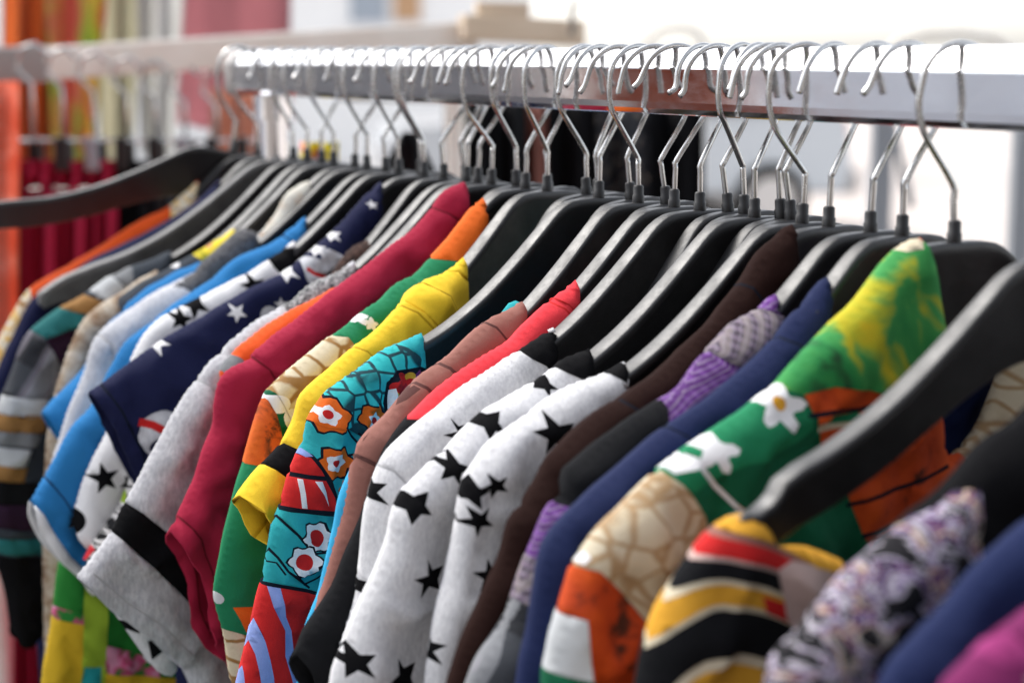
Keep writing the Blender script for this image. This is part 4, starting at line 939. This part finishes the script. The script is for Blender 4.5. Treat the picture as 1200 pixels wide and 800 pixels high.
# dark garments on a further rack behind the hooks
v_, f_ = tube([at(400, 108, 2.5), at(850, 116, 2.9)], .012, 12); o = link("back_rail", mesh("back_rail", v_, f_), M['grey_metal']); auto_smooth(o, 40)
tag(o, "thin dark rail behind the main rail's hooks", "rail")
for i, (xl, xr, m, lab) in enumerate([(520, 580, 'black_cloth', "black coat behind the middle hooks"),
        (572, 618, 'charcoal', "charcoal coat left of the brown pink one"), (608, 640, 'rose', "narrow brown pink garment among dark coats"), (634, 700, 'black_cloth', "black coat right of the brown pink garment"), (692, 760, 'dark_print', "dark flecked coat right among the black coats"), (750, 826, 'black_cloth', "black coat at the right end of the back rail")]):
    drape("hanging_coat", lab, "coat", xl, xr, 116+i*1.2, 900, 2.5+.055*i, m, 2, .03, 0, "dark coats on the back rail")
for lab, x0, x1, y0, y1, m, zt in (("grey cloth hung across the aisle, mirrored in the rail", -2.0, -1.9, 2.95, 2.07, 'grey_canvas', 2.3), ("pale blue canvas hung across the aisle, mirrored at the rail's right", -1.9, -1.9, 1.66, .4, 'reflection_sheet', 2.1), ("red orange cloth hung across the aisle, mirrored in the rail", -1.95, -1.9, 2.03, 1.70, 'brick_cloth', 2.2)):  # the pale sheet is added, unseen, to dim the rail's bright right end
    nu, nv = 41, 8; A_, B_ = Vector((x0, y0, 0)), Vector((x1, y1, 0)); nn = Vector((y1-y0, x0-x1, 0)).normalized(); vs, fs = [], []
    for sd_ in (0, 1):
        for j in range(nv):
            for i in range(nu):
                u = i/(nu-1); p = A_.lerp(B_, u)+nn*(.04*math.sin(u*40)+.006*sd_); vs.append((p.x-x0, p.y-y0, .35+(zt-.35)*j/(nv-1)))
    for sd_ in (0, 1):
        for j in range(nv-1):
            for i in range(nu-1):
                o_ = sd_*nu*nv; q = (o_+j*nu+i, o_+j*nu+i+1, o_+(j+1)*nu+i+1, o_+(j+1)*nu+i); fs.append(q if sd_ else q[::-1])
    o = link("hanging_cloth", mesh("hanging_cloth", vs, fs), M[m]); o.location = (x0, y0, 0); tag(o, lab, "cloth")
bw = empty("light_block", (1.5, -6.5, 0)); tag(bw, "unseen dark block added behind the viewer to keep light off the garment fronts", "building")  # unseen block, added to hold back light from behind the viewer
link("wall", boxm("wall", (16, .4, 6.4), .02, (0, 0, 3.2)), M['light_block_grey'], bw); link("block_cap", boxm("block_cap", (16.4, .7, .3), .03, (0, .1, 6.55)), M['grey_metal'], bw)
# bent wire hoops rising above the rail
hz = at(795, 31, 3.3); pts = [at(757, 60, 3.3), at(760, 46, 3.3), at(774, 34, 3.3), at(798, 31, 3.3), at(816, 36, 3.3), at(824, 48, 3.3), at(825, 62, 3.3)]
pts = [Vector((pts[0].x, pts[0].y, .0))] + pts + [Vector((pts[-1].x, pts[-1].y, .0))]
v_, f_ = tube([p - Vector((hz.x, hz.y, 0)) for p in pts], .006, 8); o = link("hooped_stand", mesh("hooped_stand", v_, f_), M['painted_metal']); o.location = (hz.x, hz.y, 0)
tag(o, "pale bent tube hoop above the middle of the rail, behind the black coats", "stand")
hz = at(1110, 40, 4.0); pts = [at(1034, 120, 4.0), at(1038, 66, 4.0), at(1052, 50, 4.0), at(1085, 40, 4.0), at(1130, 39, 4.0), at(1165, 45, 4.0), at(1190, 62, 4.0), at(1200, 120, 4.0)]
v_, f_ = tube([p - hz for p in pts], .011, 10); o = link("hoop_rail", mesh("hoop_rail", v_, f_), M['painted_metal']); o.location = hz
tag(o, "pale bent hoop joining the two grey posts above the rail's right half", "railing")
# grey posts
for lab, x, Y, w in (("grey metal post with a brace at right behind the hooks", 1034, 4.0, .05), ("grey metal post at the right edge", 1200, 4.0, .05)):
    b0 = at(x, 140, Y); r = empty("metal_post", (b0.x, b0.y, 0)); tag(r, lab, "post", "grey posts behind the rail")
    o = link("shaft", boxm("shaft", (w, w, 1.43), .006, (0, 0, .715)), M['post_metal'], r)
    link("base_plate", boxm("base_plate", (.16, .16, .012), .003, (0, 0, .006)), M['post_metal'], r)
    v_, f_ = tube([(0.02, 0, 1.36), (.075, 0, 1.15)], .01, 8); link("brace", mesh("brace", v_, f_), M['post_metal'], r)

# parked car far behind
def car(loc, rot):
    r = empty("parked_car", loc, (0, 0, rot)); tag(r, "blurred light grey hatchback parked far behind the rack", "car")
    prof = [(-2.0, .35), (-2.02, .75), (-1.85, .92), (-.95, 1.0), (-.3, 1.42), (.9, 1.47), (1.55, 1.36), (1.95, .95), (2.0, .6), (1.95, .35)]
    bm = bmesh.new(); L = []
    for y, k in ((-.84, .94), (-.8, 1), (.8, 1), (.84, .94)):
        L.append([bm.verts.new((x*(.99 if abs(y) > .82 else 1), y*(1 if z < 1.0 else .84), .9+(z-.9)*k)) for x, z in prof])
    n = len(prof)
    for a, b_ in zip(L[:-1], L[1:]):
        for i in range(n): bm.faces.new((a[i], a[(i+1) % n], b_[(i+1) % n], b_[i]))
    bm.faces.new(L[0]); bm.faces.new(L[-1][::-1])
    o = link("body", from_bm(bm, "body"), M['car_paint'], r); auto_smooth(o, 30)
    for s in (-1, 1):
        for nm, P in (("side_window", [(-.72, 1.03), (-.22, 1.36), (.32, 1.40), (.32, 1.03)]), ("side_window", [(.40, 1.03), (.40, 1.40), (.95, 1.40), (1.45, 1.28), (1.5, 1.05)])):
            bm = bmesh.new(); y1, y0 = s*.835, s*.70
            a = [bm.verts.new((x, s*(.852-.13*max(0, (z-1.0))/.4), z)) for x, z in P]; c = [bm.verts.new((x, s*.6, z)) for x, z in P]
            bm.faces.new(a); bm.faces.new(c[::-1])
            for i in range(len(P)): bm.faces.new((a[i], a[(i+1) % len(P)], c[(i+1) % len(P)], c[i]))
            link(nm, from_bm(bm, nm, False), M['car_glass'], r)
    for nm, P, m in (("windscreen", [(-.90, 1.035), (-.35, 1.405)], 'car_glass'), ("rear_window", [(1.60, 1.345), (1.90, 1.03)], 'car_glass')):
        (xa, za), (xb, zb) = P; nx, nz_ = (-(zb-za), xb-xa); l = math.hypot(nx, nz_); nx, nz_ = nx/l*.012, nz_/l*.012
        if nz_ < 0: nx, nz_ = -nx, -nz_
        vs = [(xa+nx, -.62, za+nz_), (xa+nx, .62, za+nz_), (xb+nx, .58, zb+nz_), (xb+nx, -.58, zb+nz_), (xa-nx, -.62, za-nz_), (xa-nx, .62, za-nz_), (xb-nx, .58, zb-nz_), (xb-nx, -.58, zb-nz_)]
        link(nm, mesh(nm, vs, [(0, 1, 2, 3), (7, 6, 5, 4), (0, 4, 5, 1), (1, 5, 6, 2), (2, 6, 7, 3), (3, 7, 4, 0)], False), M[m], r)
    for x in (-1.25, 1.28):
        for s in (-1, 1):
            w = empty("wheel", (x, s*.80, .31)); w.parent = r
            bm = bmesh.new(); bmesh.ops.create_cone(bm, cap_ends=True, segments=28, radius1=.31, radius2=.31, depth=.19, matrix=Matrix.Rotation(math.pi/2, 4, 'X')); o = link("tyre", from_bm(bm, "tyre", False), M['tyre_rubber'], w)
            bm = bmesh.new(); bmesh.ops.create_cone(bm, cap_ends=True, segments=28, radius1=.2, radius2=.2, depth=.205, matrix=Matrix.Rotation(math.pi/2, 4, 'X')); link("rim", from_bm(bm, "rim", False), M['alloy'], w)
    for s in (-1, 1):
        link("tail_light", boxm("tail_light", (.08, .16, .22), .02, (1.95, s*.68, .86)), M['lamp_lens'], r)
        link("headlight", boxm("headlight", (.14, .3, .13), .03, (-1.93, s*.58, .76)), M['clear_clip'], r)
    link("bumper", boxm("bumper", (.12, 1.62, .22), .04, (2.0, 0, .45)), M['grey_metal'], r); link("bumper", boxm("bumper", (.12, 1.6, .22), .04, (-2.02, 0, .45)), M['grey_metal'], r)
cp = at(880, 150, 15.0); car((cp.x-1.3, 15.0, 0), math.radians(8))

# pale building far behind, upper left
hb = empty("white_building", (-4.2, 24, 0)); tag(hb, "pale rendered building far behind with a window and a tan door", "building")
link("wall", boxm("wall", (9, 3, 6.5), .02, (0, 1.6, 3.25)), M['render_wall'], hb)
link("roof", boxm("roof", (9.5, 3.6, .25), .03, (0, 1.6, 6.63)), M['grey_metal'], hb)
def px_on(x, y, Y=24.1):
    p = at(x, y, Y); return p-hb.location
for nm, x0, x1, y0, y1, m in (("window", 411, 452, -40, 26, 'window_glass'), ("shutter", 462, 492, -40, 25, 'door_paint')):
    a, c = px_on(x0, y1), px_on(x1, y0); w, h = c.x-a.x, c.z-a.z
    o = link(nm, boxm(nm, (w, .06, h), .005, ((a.x+c.x)/2, .075, (a.z+c.z)/2)), M[m], hb)
    link("frame", boxm("frame", (w+.12, .05, .08), .005, (0, .05, 0)), M['white_plastic'], o).location = ((a.x+c.x)/2, 0, a.z-.05)
